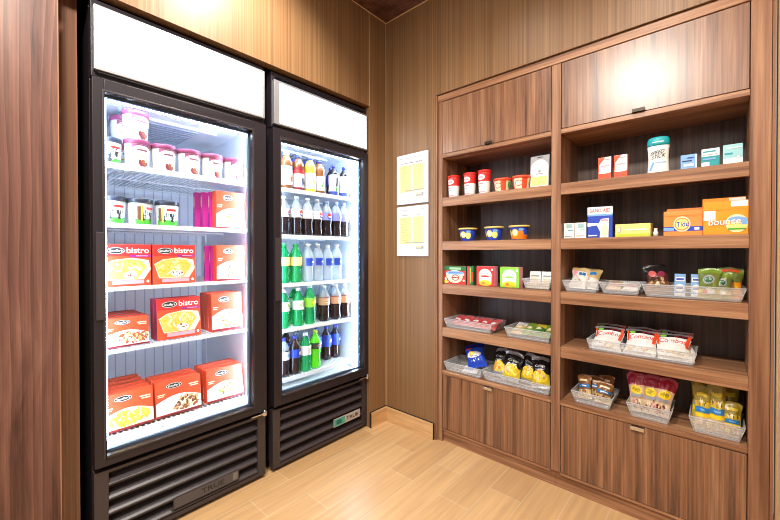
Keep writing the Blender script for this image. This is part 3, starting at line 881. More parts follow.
def bottle(kind, loc, label, group, spin=0.0, h=0.222, r=0.034):
    spec = {
        'tea': (TEA, TEA, CAPW, LABW, (0.12, 0.62)), 'redtea': (DRED, TEA, CAPB, LABW, (0.10, 0.58)), 'juice': (JUICE, JUICE, CAPB, LABW, (0.10, 0.55)),
        'amber': (TEA, TEA, CAPB, LABW, (0.10, 0.52)), 'dark': (COLA, COLA, CAPB, mat('mixed_label', (180, 130, 70), 0.4), (0.15, 0.55)), 'sport': (mat('blue_drink', (70, 84, 170), 0.2), COLA, CAPB, LABW, (0.15, 0.68)),
        'diet': (COLA, PET, CAPW, LABW, (0.46, 0.68)), 'blue_cola': (COLA, PET, mat('pale_blue_cap', (150, 170, 214), 0.35), LABV, (0.46, 0.68)),
        'green': (PETG, PETG, CAPG, YEL2, (0.44, 0.66)), 'greenwhite': (PETG, PETG, CAPW, LABW, (0.44, 0.68)), 'greenlemon': (PETG, PETG, mat('pale_green_cap', (190, 226, 210), 0.35), LGREEN, (0.44, 0.68)),
        'water': (PET, PET, CAPW, None, (0.42, 0.62)), 'tan_cola': (COLA, PET, CAPW, mat('tan_label', (206, 160, 130), 0.4), (0.46, 0.68)),
        'dew': (DEW, DEW, CAPY, mat('dew_label', (44, 60, 40), 0.4), (0.52, 0.68)), 'navy': (COLA, COLA, CAPB, BLUE, (0.40, 0.74)), 'white_cola': (COLA, PET, CAPB, LABW, (0.45, 0.66)),
        'blue_label': (COLA, COLA, CAPB, BLUE, (0.44, 0.66)),
    }[kind]
    liquid, top, cap, lab, (l0, l1) = spec
    o = empty('soft_drink_bottle' if kind != 'water' else 'water_bottle', loc, label, 'bottle', FRONT + spin, group)
    base = [(r * 0.72, 0.0), (r * 0.95, 0.006), (r, 0.02), (r * 0.93, h * 0.24), (r * 0.90, h * 0.33), (r * 0.98, h * 0.42), (r, h * 0.48), (r, h * 0.64), (r * 0.98, h * 0.68), (r * 0.84, h * 0.76), (r * 0.55, h * 0.85), (r * 0.37, h * 0.90), (r * 0.36, h * 0.935)]
    if kind in ('juice', 'tea', 'redtea', 'amber'):
        base = [(r * 0.8, 0.0), (r * 0.98, 0.006), (r, 0.02), (r, h * 0.55), (r * 0.95, h * 0.60), (r * 1.0, h * 0.66), (r * 0.96, h * 0.76), (r * 0.70, h * 0.85), (r * 0.5, h * 0.90), (r * 0.48, h * 0.935)]
    ms = [liquid if z1 < h * 0.74 else top for (_, z0), (_, z1) in zip(base, base[1:])]
    mb = MB(); mb.lathe(base, liquid, n=16, ms=ms); mb.build('bottle_body', o)
    cr = r * (0.42 if base[-1][0] < r * 0.4 else 0.55)
    mb = MB(); mb.lathe([(cr, h * 0.925), (cr, h * 0.99), (cr * 0.92, h)], cap, n=14); mb.build('cap', o)

    def rad(t):
        for (r0, z0), (r1, z1) in zip(base, base[1:]):
            if z0 <= t <= z1:
                return r0 + (r1 - r0) * (t - z0) / (z1 - z0)
        return r
    P = Print(lambda s, t, q: ((rad(t) + 0.0008 + q) * math.sin(s), -(rad(t) + 0.0008 + q) * math.cos(s), t))
    rng = random.Random(len(label))
    if lab:
        P.rect(-PI, PI, h * l0, h * l1, lab, 18, 3)
    lc = h * (l0 + l1) / 2
    if kind == 'diet' or kind == 'blue_cola':
        P.ell(0.30, lc, 0.52, h * 0.085, BLUE, 18, 2); P.ell(0.30, lc + h * 0.022, 0.50, h * 0.062, RED, 18, 2); P.ell(0.30, lc - h * 0.018, 0.42, h * 0.016, WHITE, 14, 2)
    elif kind == 'water':
        P.rect(-1.1, 0.45, h * l0, h * l1, BLUE, 8, 2); P.rect(0.45, 1.3, h * (l0 + 0.03), h * (l1 - 0.03), LBLUE, 6, 2)
        P.rect(0.0, 0.35, lc - h * 0.02, lc + h * 0.02, WHITE, 5)
    elif kind in ('tea', 'amber', 'sport', 'redtea', 'juice'):
        if kind == 'redtea':
            P.rect(-PI, PI, h * 0.48, h * 0.58, RED, 18)
        if kind == 'sport':
            P.rect(-0.2, 0.5, h * 0.3, h * 0.6, BLK, 4, 2)
        P.blobs(0.2, h * 0.28, 0.5, h * 0.12, 0.16, 7, {'juice': [YEL, ORANGE], 'tea': [TAN, ORED], 'sport': [BLK, GREEN, YEL], 'amber': [GREEN, BLUE, TAN], 'redtea': [BLK, BLUE]}[kind], rng, 0.09)
    elif kind in ('green', 'greenlemon'):
        P.ell(0.1, lc, 0.4, h * 0.06, YEL if kind == 'greenlemon' else CREAM, 14, 2)
    elif kind == 'greenwhite':
        P.blobs(0.1, lc, 0.5, h * 0.05, 0.14, 5, [LGREEN, CREAM], rng, 0.08)
    elif kind == 'tan_cola':
        P.ell(0.1, lc, 0.55, h * 0.05, CREAM, 14, 2); P.rect(-0.4, 0.6, lc - h * 0.01, lc + h * 0.015, MAROON, 6)
        P.rect(-PI, PI, h * l1 - h * 0.02, h * l1, MAROON, 18)
    elif kind == 'dew':
        P.ell(0.15, lc, 0.5, h * 0.05, GREY, 14, 2); P.ell(0.2, lc, 0.3, h * 0.03, RED, 12, 2)
    elif kind in ('navy', 'white_cola', 'blue_label'):
        P.ell(0.3, lc, 0.35, h * 0.05, WHITE if kind != 'white_cola' else LBLUE, 14, 2)
    if P.v:
        P.build('bottle_label', o)
    return o


ORD = ['first', 'second', 'third', 'fourth', 'fifth', 'sixth', 'seventh']
KINDW = {'tea': 'white-capped amber tea bottle', 'redtea': 'blue-capped bottle with red label', 'juice': 'bright yellow juice bottle', 'amber': 'amber bottle with blue cap', 'dark': 'dark bottle with tan label',
         'sport': 'blue-capped bottle with white label', 'diet': 'white-capped dark cola bottle with white label', 'blue_cola': 'dark cola bottle with violet label', 'green': 'green bottle with pale yellow label',
         'greenwhite': 'green bottle with white label', 'greenlemon': 'green bottle with lime label', 'water': 'clear water bottle with blue label', 'tan_cola': 'dark cola bottle with tan label', 'dew': 'bright green soda bottle with yellow cap',
         'navy': 'dark bottle with tall blue label', 'white_cola': 'blue-capped cola bottle with white label', 'blue_label': 'dark bottle with blue label'}
SHW = ['bottom', 'fourth', 'third', 'second', 'top']


def bottle_row(shelf, x, items, back=False):
    z = CZ[shelf] + Z
    for i, (kind, y, h, spin) in enumerate(items):
        place = ('%s in the rear row' if back else '%s from the handle') % ORD[i]
        lab = '%s, %s, cooler %s shelf' % (KINDW[kind], place, SHW[shelf])
        bottle(kind, (x + 0.004 * ((i * 7) % 3 - 1), y, z), lab, 'bottles on the cooler %s shelf' % SHW[shelf], spin, h, 0.0335)


XF = -0.148
bottle_row(4, XF, [('tea', -0.665, 0.212, 0.1), ('redtea', -0.588, 0.204, 0.2), ('juice', -0.510, 0.206, 0.1), ('amber', -0.436, 0.204, 0.2), ('sport', -0.326, 0.196, 0.0), ('sport', -0.244, 0.198, 0.2)])
bottle_row(3, XF, [('diet', -0.682, 0.220, 0.4), ('diet', -0.603, 0.226, 0.2), ('diet', -0.530, 0.222, 0.6), ('diet', -0.456, 0.224, 0.1), ('blue_cola', -0.384, 0.220, -0.3), ('blue_cola', -0.312, 0.222, 0.2), ('blue_cola', -0.242, 0.222, 0.1)])
bottle_row(2, XF, [('green', -0.682, 0.222, 0.1), ('green', -0.605, 0.222, 0.2), ('water', -0.526, 0.224, 0.2), ('water', -0.449, 0.226, 0.1), ('water', -0.378, 0.220, 0.2), ('water', -0.308, 0.222, 0.0)])
bottle_row(1, XF, [('greenwhite', -0.684, 0.214, 0.2), ('greenwhite', -0.592, 0.216, 0.1), ('greenlemon', -0.514, 0.230, 0.1), ('tan_cola', -0.402, 0.218, -0.1), ('tan_cola', -0.312, 0.220, 0.1), ('tan_cola', -0.241, 0.220, 0.2)])
bottle_row(0, XF, [('white_cola', -0.685, 0.214, 0.1), ('blue_label', -0.616, 0.218, 0.2), ('greenwhite', -0.546, 0.222, 0.3), ('dew', -0.470, 0.226, 0.1)])
XK = -0.228
bottle_row(4, XK, [('amber', -0.560, 0.204, 0), ('dark', -0.476, 0.206, 0.1), ('dark', -0.384, 0.180, 0.2), ('navy', -0.282, 0.200, 0)], True)
bottle_row(3, XK, [('diet', -0.640, 0.220, 0.2), ('diet', -0.560, 0.222, 0), ('diet', -0.484, 0.222, 0.4), ('blue_cola', -0.408, 0.220, 0.2), ('blue_cola', -0.332, 0.222, 0.1), ('blue_cola', -0.256, 0.222, 0.3)], True)
bottle_row(2, XK, [('green', -0.640, 0.222, 0), ('green', -0.560, 0.222, 0.1), ('water', -0.484, 0.222, 0.3)], True)
bottle_row(1, XK, [('greenwhite', -0.646, 0.220, 0), ('greenwhite', -0.566, 0.222, 0.1), ('tan_cola', -0.464, 0.220, 0.3), ('tan_cola', -0.364, 0.220, 0.2), ('tan_cola', -0.276, 0.220, 0)], True)
bottle_row(0, XK - 0.010, [('navy', -0.392, 0.216, 0), ('navy', -0.318, 0.216, 0.1), ('navy', -0.246, 0.216, 0.2)], True)
bottle_row(0, XK - 0.090, [('blue_label', -0.640, 0.216, 0), ('blue_label', -0.565, 0.216, 0.1), ('white_cola', -0.490, 0.216, 0.2)], True)

# ------------------------------------------------------------------ goods on the shelves (front faces -y)
S4, S3, S2, S1 = [z + 0.0008 for _, z in SZ]
DK = 0.4228


def canister(x, h, label):
    o = empty('snack_cup', (x, 0.062, S1), label, 'snack cup', group='red and white snack cups')
    r = 0.0365
    mb = MB(); mb.lathe([(r * 0.80, 0), (r * 0.82, 0.002), (r * 0.95, h - 0.012), (r * 0.95, h - 0.01)], WHITE, n=26); mb.build('cup_body', o)
    mb = MB(); mb.lathe([(r * 0.98, h - 0.012), (r * 1.02, h - 0.012), (r * 1.02, h - 0.003), (r * 0.98, h), (0.001, h)], RED, n=26); mb.build('lid', o)
    rad = lambda t: r * (0.82 + 0.13 * t / h)
    P = Print(lambda s, t, q: ((rad(t) + q) * math.sin(s), -(rad(t) + q) * math.cos(s), t))
    P.rect(-PI, PI, h * 0.52, h - 0.012, RED, 26)
    P.ell(-0.2, h * 0.70, 0.75, h * 0.12, WHITE, 20, 3); P.rect(-0.7, 0.3, h * 0.66, h * 0.74, PINK, 8)
    P.rect(-0.6, 0.3, h * 0.40, h * 0.44, GREY, 8); P.rect(-0.6, 0.2, h * 0.30, h * 0.33, LBLUE, 8); P.rect(-0.7, 0.6, h * 0.06, h * 0.10, PINK, 8)
    P.build('wrap_print', o)


canister(0.491, 0.126, 'red-topped white snack cup beside the side panel, top shelf')
canister(0.598, 0.128, 'red-topped white snack cup, middle of three on the top shelf')
canister(0.688, 0.130, 'red-topped white snack cup next to the red noodle bowls')


def bowl(x, label, spin):
    o = empty('noodle_bowl', (x, 0.066, S1), label, 'noodle bowl', spin, 'red noodle bowls')
    r, h = 0.046, 0.070
    mb = MB(); mb.lathe([(r * 0.72, 0), (r * 0.75, 0.003), (r * 0.95, h - 0.012)], WHITE, n=26); mb.build('bowl_body', o)
    mb = MB(); mb.lathe([(r * 0.98, h - 0.013), (r * 1.05, h - 0.013), (r * 1.05, h - 0.005), (r * 1.0, h), (0.001, h + 0.001)], ORED, n=26); mb.build('lid', o)
    rad = lambda t: r * (0.75 + 0.2 * t / (h - 0.012))
    P = Print(lambda s, t, q: ((rad(t) + q) * math.sin(s), -(rad(t) + q) * math.cos(s), t))
    P.rect(-PI, PI, 0.004, h - 0.013, CREAM, 26)
    P.rect(0.2, 0.9, 0.004, h - 0.013, ORED, 6); P.ell(-0.2, h * 0.45, 0.5, h * 0.22, ORED, 18, 2); P.ell(-0.2, h * 0.45, 0.42, h * 0.16, CREAM, 18, 2)
    P.rect(-1.4, -0.9, 0.004, h - 0.013, ORED, 5); P.rect(1.15, 1.5, h * .3, h * .7, GREEN, 3)
    P.build('wrap_print', o)


bowl(0.792, 'red-lidded noodle bowl next to the snack cups, top shelf', 0.0)
bowl(0.896, 'red-lidded noodle bowl next to the clear hanging pack, top shelf', 0.25)

# clear hanging pack
o = empty('hanging_pack', (0.983, 0.076, S1), 'clear blister pack with white arched card standing on the top shelf', 'blister pack')
o.rotation_euler = (R(-5), 0, 0)
w, h = 0.094, 0.168
mb = MB(); mb.box(-w / 2, w / 2, -0.002, 0.002, 0, h, see_through('clear_blister', (224, 228, 232), 0.5, 0.1)); mb.build('backing_card', o, 0.001)
P = Print(lambda s, t, q: (s, -0.002 - q, t))
pts = [(-w * .46, 0.001)] + [(w * .46 * math.cos(PI - PI * k / 16), h * 0.62 + h * 0.26 * math.sin(PI - PI * k / 16)) for k in range(17)] + [(w * .46, 0.001)]
P.poly(pts, WHITE); P.rect(-w * .4, w * .4, h * 0.08, h * 0.36, YEL2); P.rect(-w * .2, w * .2, h * 0.42, h * 0.46, GREY); P.ell(0, h * 0.52, 0.008, 0.008, GREY)
P.rect(-0.014, 0.014, h * 0.935, h * 0.955, BLK)
P.build('card_print', o)


# macaroni cups
def mac_cup(x, label, extra):
    o = empty('macaroni_cup', (x, 0.070, S2), label, 'macaroni cup', group='blue macaroni cups')
    r, h = 0.0545, 0.074
    mb = MB(); mb.lathe([(r * 0.66, 0), (r * 0.68, 0.002), (r * 0.86, h - 0.008)], BLUE, n=28); mb.build('cup_body', o)
    mb = MB(); mb.lathe([(r * 0.86, h - 0.010), (r * 1.0, h - 0.007), (r * 1.0, h - 0.003), (r * 0.95, h), (0.001, h)], mat('foil_gold_lid', (222, 198, 110), 0.3), n=28); mb.build('foil_lid', o)
    rad = lambda t: r * (0.68 + 0.18 * t / (h - 0.008))
    P = Print(lambda s, t, q: ((rad(t) + q) * math.sin(s), -(rad(t) + q) * math.cos(s), t))
    if extra:
        P.rect(-PI, PI, 0.003, h * 0.34, ORANGE, 26)
    P.ell(-0.15, h * 0.48, 0.42, h * 0.26, YEL, 18, 2); P.ell(-0.15, h * 0.48, 0.32, h * 0.19, CREAM, 18, 2)
    P.ell(0.55, h * 0.40, 0.36, h * 0.26, ORANGE if extra else YEL2, 18, 2); P.ell(0.6, h * 0.7, 0.3, h * 0.1, LBLUE, 14, 2)
    P.ell(-0.85, h * 0.48, 0.2, h * 0.22, YEL2, 14, 2)
    P.build('wrap_print', o)


mac_cup(0.580, 'blue macaroni cup with gold lid nearest the side panel', False)
mac_cup(0.742, 'blue macaroni cup with gold lid, middle of three', False)
mac_cup(0.884, 'blue macaroni cup with an orange base and gold lid', True)

# popcorn cartons
o, P = carton('popcorn_box', 0.145, 0.045, 0.106, RED, 'wide red and green popcorn box against the side panel', 'popcorn box', (0.5165, 0.054, S3), side=DGREEN)
w, h = 0.145, 0.106
P.rect(-w / 2 + .001, w / 2 - .001, h * .74, h - .001, DGREEN); P.rect(-w * .25, w * .28, h * .80, h * .92, col('soft_green', 150, 196, 150))
P.ell(0, h * .42, w * .36, h * .36, CREAM); P.ell(0, h * .62, w * .42, h * .10, LBLUE); P.text('popcorn', 0, h * .62, w * .5, h * .10, BLUE)
P.ell(0.004, h * .36, w * .18, h * .17, RED); P.ell(0.004, h * .36, w * .14, h * .12, CREAM); P.rect(-w * .14, w * .16, h * .33, h * .39, DRED)
rng = random.Random(4)
for k in range(7):
    P.ell(rng.choice((-1, 1)) * w * rng.uniform(.32, .44), h * rng.uniform(.1, .7), .007, .006, rng.choice((WHITE, CREAM)))
P.ell(-w * .40, h * .12, .012, .009, YEL)
done(P, o)
o, P = carton('popcorn_box', 0.040, 0.10, 0.107, DGREEN, 'green popcorn box turned edge-on behind the wide popcorn box', 'popcorn box', (0.617, 0.082, S3))
P.rect(-0.019, -0.004, 0.001, 0.106, RED); P.rect(-0.002, 0.004, 0.01, 0.10, LGREEN); P.rect(0.008, 0.018, 0.02, 0.075, RED)
done(P, o)
for x, mt, lab in ((0.709, RED, 'red and white upright snack box on the shelf with popcorn'), (0.847, LGREEN, 'lime green and white upright snack box on the shelf with popcorn')):
    w, h = 0.104, 0.108
    o, P = carton('snack_box', w, 0.05, h, mt, lab, 'snack box', (x, 0.056, S3), R(0), side=PINK)
    P.ell(0, h * .56, w * .37, h * .32, WHITE); P.rect(-w * .36, w * .36, h * .12, h * .48, WHITE)
    P.text('snack', 0, h * .66, w * .46, h * .11, GREY if mt is RED else LBLUE); P.ell(-w * .02, h * .50, w * .25, h * .05, mt)
    P.ell(0, h * .16, w * .36, h * .15, YEL); P.ell(0, h * .08, w * .28, h * .06, GOLD); P.ell(-w * .1, h * .16, w * .1, h * .07, ORANGE)
    P.ell(w * .40, h * .84, w * .06, h * .06, WHITE)
    done(P, o)


# -- trays
def tray(x0, x1, y0, y1, z, h, label, flare=0.018, ribs=3, group='clear plastic snack trays'):
    cx, cy = (x0 + x1) / 2, (y0 + y1) / 2
    W, D = (x1 - x0) / 2, (y1 - y0) / 2
    o = empty('clear_tray', (cx, cy, z + 0.0012), label, 'tray', group=group)
    mb = MB()

    def ring(t, inset=0.0):
        a = W - flare * (1 - t) - inset; b = D - flare * (1 - t) - inset
        return [(-a, -b), (a, -b), (a, b), (-a, b)]
    out0 = [(x, y, 0.0) for x, y in ring(0)]; out1 = [(x, y, h) for x, y in ring(1)]
    in0 = [(x, y, 0.002) for x, y in ring(0, 0.002)]; in1 = [(x, y, h) for x, y in ring(1, 0.002)]
    vs = out0 + out1 + in0 + in1
    fs = [(0, 3, 2, 1), (8, 9, 10, 11)]
    for i in range(4):
        j = (i + 1) % 4
        fs += [(i, j, 4 + j, 4 + i), (8 + j, 8 + i, 12 + i, 12 + j), (4 + i, 4 + j, 12 + j, 12 + i)]
    mb.add(vs, fs, PLASTIC)
    mb.build('tray_body', o)
    mb = MB(); mb.tube([(x, y, h) for x, y in ring(1)], 0.0028, TRAYWIRE, 6, True); mb.build('rim', o)
    mb = MB()
    for k in range(ribs):
        t = (k + 0.5) / ribs
        mb.tube([(x, y, h * t) for x, y in ring(t, -0.0006)], 0.0011, TRAYWIRE, 5, True)
    for i in range(4):
        a = ring(0, -0.0006)[i]; b = ring(1, -0.0006)[i]
        mb.tube([(a[0], a[1], 0.001), (b[0], b[1], h)], 0.0016, TRAYWIRE, 5)
    mb.build('ribbing', o)
    return o


# -- filled pouches
def bag(name, w, h, t, bands, label, cat, loc, rot, seed, art=None, group=None, crimp=0.09, wr=1.0):
    """bands: [(upper edge 0..1, material)...] from the foot; stands on its foot, front faces -y."""
    rng = random.Random(seed)
    off = Vector((rng.random() * 50, rng.random() * 50, rng.random() * 50))

    def half(s, q):          # half thickness at s, q in 0..1
        a = max(0.0, 1 - (2 * s - 1) ** 2) ** 0.55
        if q < crimp or q > 1 - crimp:
            return 0.0012 * (1 if 0.01 < s < 0.99 else 0.5)
        u = (q - crimp) / (1 - 2 * crimp)
        b = max(0.0, 1 - (2 * u - 1) ** 2) ** 0.5 * (1.15 - 0.35 * u)
        return max(0.0012, t / 2 * a * b)

    def pt(s, q, sgn, lift=0.0):
        d = half(s, q)
        nx = noise.noise(Vector((s * 4.5, q * 4.5, sgn)) + off) * 0.30 + noise.noise(Vector((s * 11, q * 9, sgn)) + off) * 0.16
        y = sgn * (d * (1 + wr * nx) + lift)
        sway = 0.09 * w * noise.noise(Vector((q * 2.0, 3.1, 0)) + off)
        pinch = 1 - 0.11 * math.sin(PI * q) ** 2
        cr = 0.0
        if q > 1 - crimp or q < crimp:
            cr = 0.0015 * math.sin(s * 60)
        fold = 0.35 * t * noise.noise(Vector((q * 2.0, s * 1.8, 7)) + off) * wr
        zz = h * q * (1 + 0.05 * wr * noise.noise(Vector((s * 2.6, 1.7, 9)) + off)) - 0.05 * h * q * q * wr * abs(2 * s - 1) ** 3
        return (w * (s - 0.5) * pinch + sway, y + cr + fold, zz)
    NU, NV = 18, 26
    mb = MB()
    for sgn in (-1, 1):
        vs = [pt(i / NU, j / NV, sgn) for j in range(NV + 1) for i in range(NU + 1)]
        for j in range(NV):
            q = (j + 0.5) / NV
            m_ = next(m for e, m in bands if q <= e)
            fs = []
            for i in range(NU):
                a, b, c, d = j * (NU + 1) + i, j * (NU + 1) + i + 1, (j + 1) * (NU + 1) + i + 1, (j + 1) * (NU + 1) + i
                fs.append((a, b, c, d) if sgn < 0 else (d, c, b, a))
            mb.add([vs[k] for k in range(j * (NU + 1), (j + 2) * (NU + 1))], [tuple(k - j * (NU + 1) for k in f) for f in fs], m_, True)
    o = mb.build(name, None, 0, loc, rot)
    tag(o, label, cat, group)
    if art:
        P = Print(lambda s, q, e: pt(s, q, -1, e + 0.0006))
        art(P, rng)
        P.build('pouch_print', o, fix=False)
    return o


# shelf with snack boxes: small tray of white packets
tray(0.918, 1.056, 0.03, 0.20, S3, 0.050, 'small clear tray of white packets beside the lime snack box', 0.012)
for k, (x, y) in enumerate(((0.957, 0.115), (1.018, 0.115))):
    o, P = carton('tea_packet', 0.056, 0.045, 0.082, WHITE, ['white packet in the small tray nearest the lime snack box', 'white packet in the small tray nearest the divider'][k], 'packet', (x, y, S3 + 0.003), 0, R(-6), 'white packets in the small tray')
    P.rect(-0.02, 0.02, 0.055, 0.062, GREY); P.rect(-0.02, 0.012, 0.02, 0.05, CREAM)
    done(P, o)
for k in range(2):
    o, P = carton('flat_packet', 0.054, 0.030, 0.030, CREAM, ['cream packet lying in front in the small tray, by the snack box', 'cream packet lying in front in the small tray, by the divider'][k], 'packet', (0.958 + k * 0.058, 0.066, S3 + 0.003), 0, 0, 'cream packets in the small tray')
    P.rect(-0.024, 0.024, 0.010, 0.016, TAN); P.rect(-0.024, 0.010, 0.020, 0.024, GREY)
    done(P, o)

# lower shelf of the first bay
tray(0.4475, 0.748, 0.024, 0.215, S4, 0.052, 'long clear tray of red packets against the side panel', 0.014)
for k in range(5):
    bag('flat_snack_pouch', 0.058, 0.125, 0.018, [(0.2, BAGPINK), (0.75, mat('bag_rose_film', (206, 70, 76), 0.3)), (1, BAGPINK)], '%s red packet lying flat in the long tray by the side panel' % ORD[k], 'packet',
        (0.492 + k * 0.058, 0.055, S4 + 0.018), (R(-72), 0, 0), 20 + k, lambda P, g: (P.rect(.2, .8, .42, .58, WHITE, 6, 2),), 'red packets in the long tray')
tray(0.825, 1.057, 0.024, 0.215, S4, 0.052, 'clear tray of green and tan packets beside the divider', 0.014)
for k in range(4):
    bag('flat_snack_pouch', 0.062 if k < 3 else 0.05, 0.125, 0.020, [(0.25, BAGTAN if k < 1 else BAGGREEN), (0.7, [BAGTAN, BAGGREEN, mat('bag_deep_green', (70, 120, 56), 0.3), BAGGREEN][k]), (1, [BAGWHITE, BAGGREEN, BAGYEL, BAGGREEN][k])],
        ['tan packet lying in the tray of green packets', 'green packet beside the tan packet in the divider tray', 'deep green packet with yellow end in the divider tray', 'narrow green packet nearest the divider'][k], 'packet',
        (0.868 + k * 0.0515, 0.058 + 0.004 * k, S4 + 0.017), (R(-70), 0, 0.05 * (k - 1)), 30 + k, lambda P, g: P.ell(.5, .5, .25, .12, CREAM, 14, 2), 'packets in the divider tray')

# deck of the first bay
tray(0.4475, 0.690, 0.022, 0.215, DK, 0.052, 'nearly empty clear tray on the bottom deck with a blue bag', 0.014)


def chip_art(P, g):
    P.ell(.5, .48, .40, .13, WHITE, 18, 3); P.ell(.42, .52, .16, .10, YEL, 14, 2); P.text('chips', .56, .42, .5, .08, BLUE, .2)
    P.rect(.12, .45, .70, .78, RED, 4, 2); P.blobs(.5, .3, .35, .08, .06, 7, [LBLUE, WHITE, DBLUE], g, .5)


bag('chip_bag', 0.125, 0.150, 0.050, [(0.3, BAGBLUE), (0.75, BAGBLUE), (1, mat('bag_navy_film', (24, 40, 130), 0.25))], 'shiny blue chip bag leaning in the nearly empty tray', 'chip bag', (0.628, 0.090, DK + 0.036), (R(-34), R(-20), R(10)), 41, chip_art)
bag('flat_snack_pouch', 0.09, 0.07, 0.012, [(1, BAGWHITE)], 'white and light blue packet lying in the nearly empty tray', 'packet', (0.60, 0.052, DK + 0.010), (R(-74), 0, R(12)), 42, lambda P, g: P.rect(.15, .7, .3, .6, LBLUE, 4, 2))
tray(0.6985, 1.057, 0.022, 0.215, DK, 0.050, 'long clear tray of black and yellow chip bags on the bottom deck', 0.014)


def pop_art(P, g):
    P.ell(.5, .36, .44, .20, YEL, 18, 3); P.blobs(.5, .38, .38, .15, .08, 22, [YEL2, GOLD, CREAM, ORANGE, TAN], g, .8)
    P.text('Crisp', .5, .68, .6, .10, BAGWHITE, .25); P.rect(.25, .75, .56, .59, SILVER, 6, 2)


specs = [(0.758, 0.092, -12, 0.084, 0.160), (0.832, 0.070, 3, 0.100, 0.158), (0.910, 0.100, -6, 0.090, 0.156), (0.994, 0.070, 4, 0.088, 0.158)]
labs = ['black and yellow chip bag beside the blue bag, silvery edge showing', 'black and yellow chip bag, second from the blue bag', 'black and yellow chip bag, third from the blue bag', 'black and yellow chip bag nearest the divider on the bottom deck']
for k, (x, y, a, w_, h_) in enumerate(specs):
    bag('chip_bag', w_, h_, 0.044, [(0.12, SILVER), (0.45, BAGYEL if k else SILVER), (0.9, BAGBLACK), (1, SILVER)], labs[k], 'chip bag', (x, y, DK + 0.014), (R(-24), R([-7, 4, 6, -5][k]), R(a)), 50 + k, pop_art, 'black and yellow chip bags')

# ---- second bay, top shelf
for x, lab in ((1.281, 'red and white small carton, farther from the deodorant'), (1.342, 'red and white small carton beside the deodorant')):
    w, h = 0.050, 0.100
    o, P = carton('medicine_box', w, 0.030, h, WHITE, lab, 'medicine box', (x, 0.065, S1), side=ORED, group='red and white small cartons')
    P.rect(-w / 2 + .0005, w / 2 - .0005, .001, h * .34, ORED); P.ell(0, h * .33, w * .49, h * .06, WHITE)
    P.poly([(-w / 2, h * .62), (w * .05, h - .001), (-w / 2, h - .001)], ORED); P.rect(-w * .1, w * .4, h * .86, h * .9, GREY); P.rect(-w * .3, w * .35, h * .58, h * .64, PINK)
    P.rect(-w / 2 + .0005, -w * .42, h * .34, h * .7, ORED)
    done(P, o)

# deodorant stick
o = empty('deodorant_stick', (1.475, 0.056, S1), 'white deodorant stick with a teal cap', 'deodorant')
def oval(prof, m_, nm):
    mb = MB(); n = 28
    vs = [(a * math.cos(2 * PI * i / n), b * math.sin(2 * PI * i / n), z) for a, b, z in prof for i in range(n)]
    fs = [(j * n + i, j * n + (i + 1) % n, (j + 1) * n + (i + 1) % n, (j + 1) * n + i) for j in range(len(prof) - 1) for i in range(n)]
    mb.add(vs, fs, m_, True)
    mb.add(vs[:n], [tuple(reversed(range(n)))], m_); mb.add(vs[-n:], [tuple(range(n))], m_)
    return mb.build(nm, o)
oval([(.036, .020, 0), (.037, .021, .004), (.0355, .020, .03), (.034, .019, .06), (.0355, .020, .09), (.0375, .021, .107), (.0375, .021, .112)], WHITE, 'stick_body')
oval([(.0385, .022, .112), (.0385, .022, .122), (.0375, .021, .136), (.033, .017, .146), (.024, .011, .150), (.008, .004, .151)], TEAL, 'cap')
P = Print(lambda s, t, q: (s, -(0.0205 + q) * math.sqrt(max(.05, 1 - (s / .037) ** 2)) - 0.0006, t))
P.text('SPEED', -0.001, .084, .046, .015, BLK, .5, .18); P.text('STICK', 0.003, .067, .046, .015, BLK, .5, .18)
P.poly([(-.03, .012), (-.022, .012), (-.01, .045), (-.018, .045)], LBLUE); P.rect(-.01, .026, .040, .044, LBLUE, 5)
P.rect(-.02, .02, .125, .128, WHITE, 5)
P.build('stick_print', o)
for x, w, h, mt, lab, kind in ((1.572, 0.050, 0.062, LBLUE, 'small light blue carton beside the deodorant side gap, top shelf', 0), (1.637, 0.052, 0.074, TEAL, 'teal and white small carton, between two others', 1), (1.700, 0.054, 0.078, mat('pale_teal', (150, 206, 214), .4), 'pale teal and white small carton against the side panel', 2)):
    o, P = carton('medicine_box', w, 0.032, h, mt, lab, 'medicine box', (x, 0.076, S1), side=WHITE if kind else BLUE)
    if kind == 0:
        P.rect(-w * .4, w * .2, h * .55, h * .63, DBLUE); P.ell(w * .12, h * .78, w * .25, h * .05, BLUE); P.rect(-w * .3, w * .3, h * .25, h * .4, WHITE); P.rect(w * .42, w * .5, .001, h * .95, WHITE)
    elif kind == 1:
        P.rect(-w / 2, w / 2, h * .60, h - .001, WHITE); P.rect(-w * .42, w * .3, h * .80, h * .88, TEAL); P.rect(-w * .42, w * .4, h * .66, h * .70, GREY); P.rect(-w / 2, -w * .05, .001, h * .3, WHITE); P.rect(-w * .42, w * .3, h * .42, h * .5, LBLUE)
    else:
        P.rect(-w / 2, w / 2, .001, h * .34, WHITE); P.rect(-w * .42, 0, h * .52, h * .6, TEAL); P.ell(w * .28, h * .38, w * .09, w * .12, GREY); P.ell(w * .28, h * .38, w * .06, w * .09, WHITE); P.rect(-w * .3, w * .42, h * .8, h * .85, WHITE)
    done(P, o)

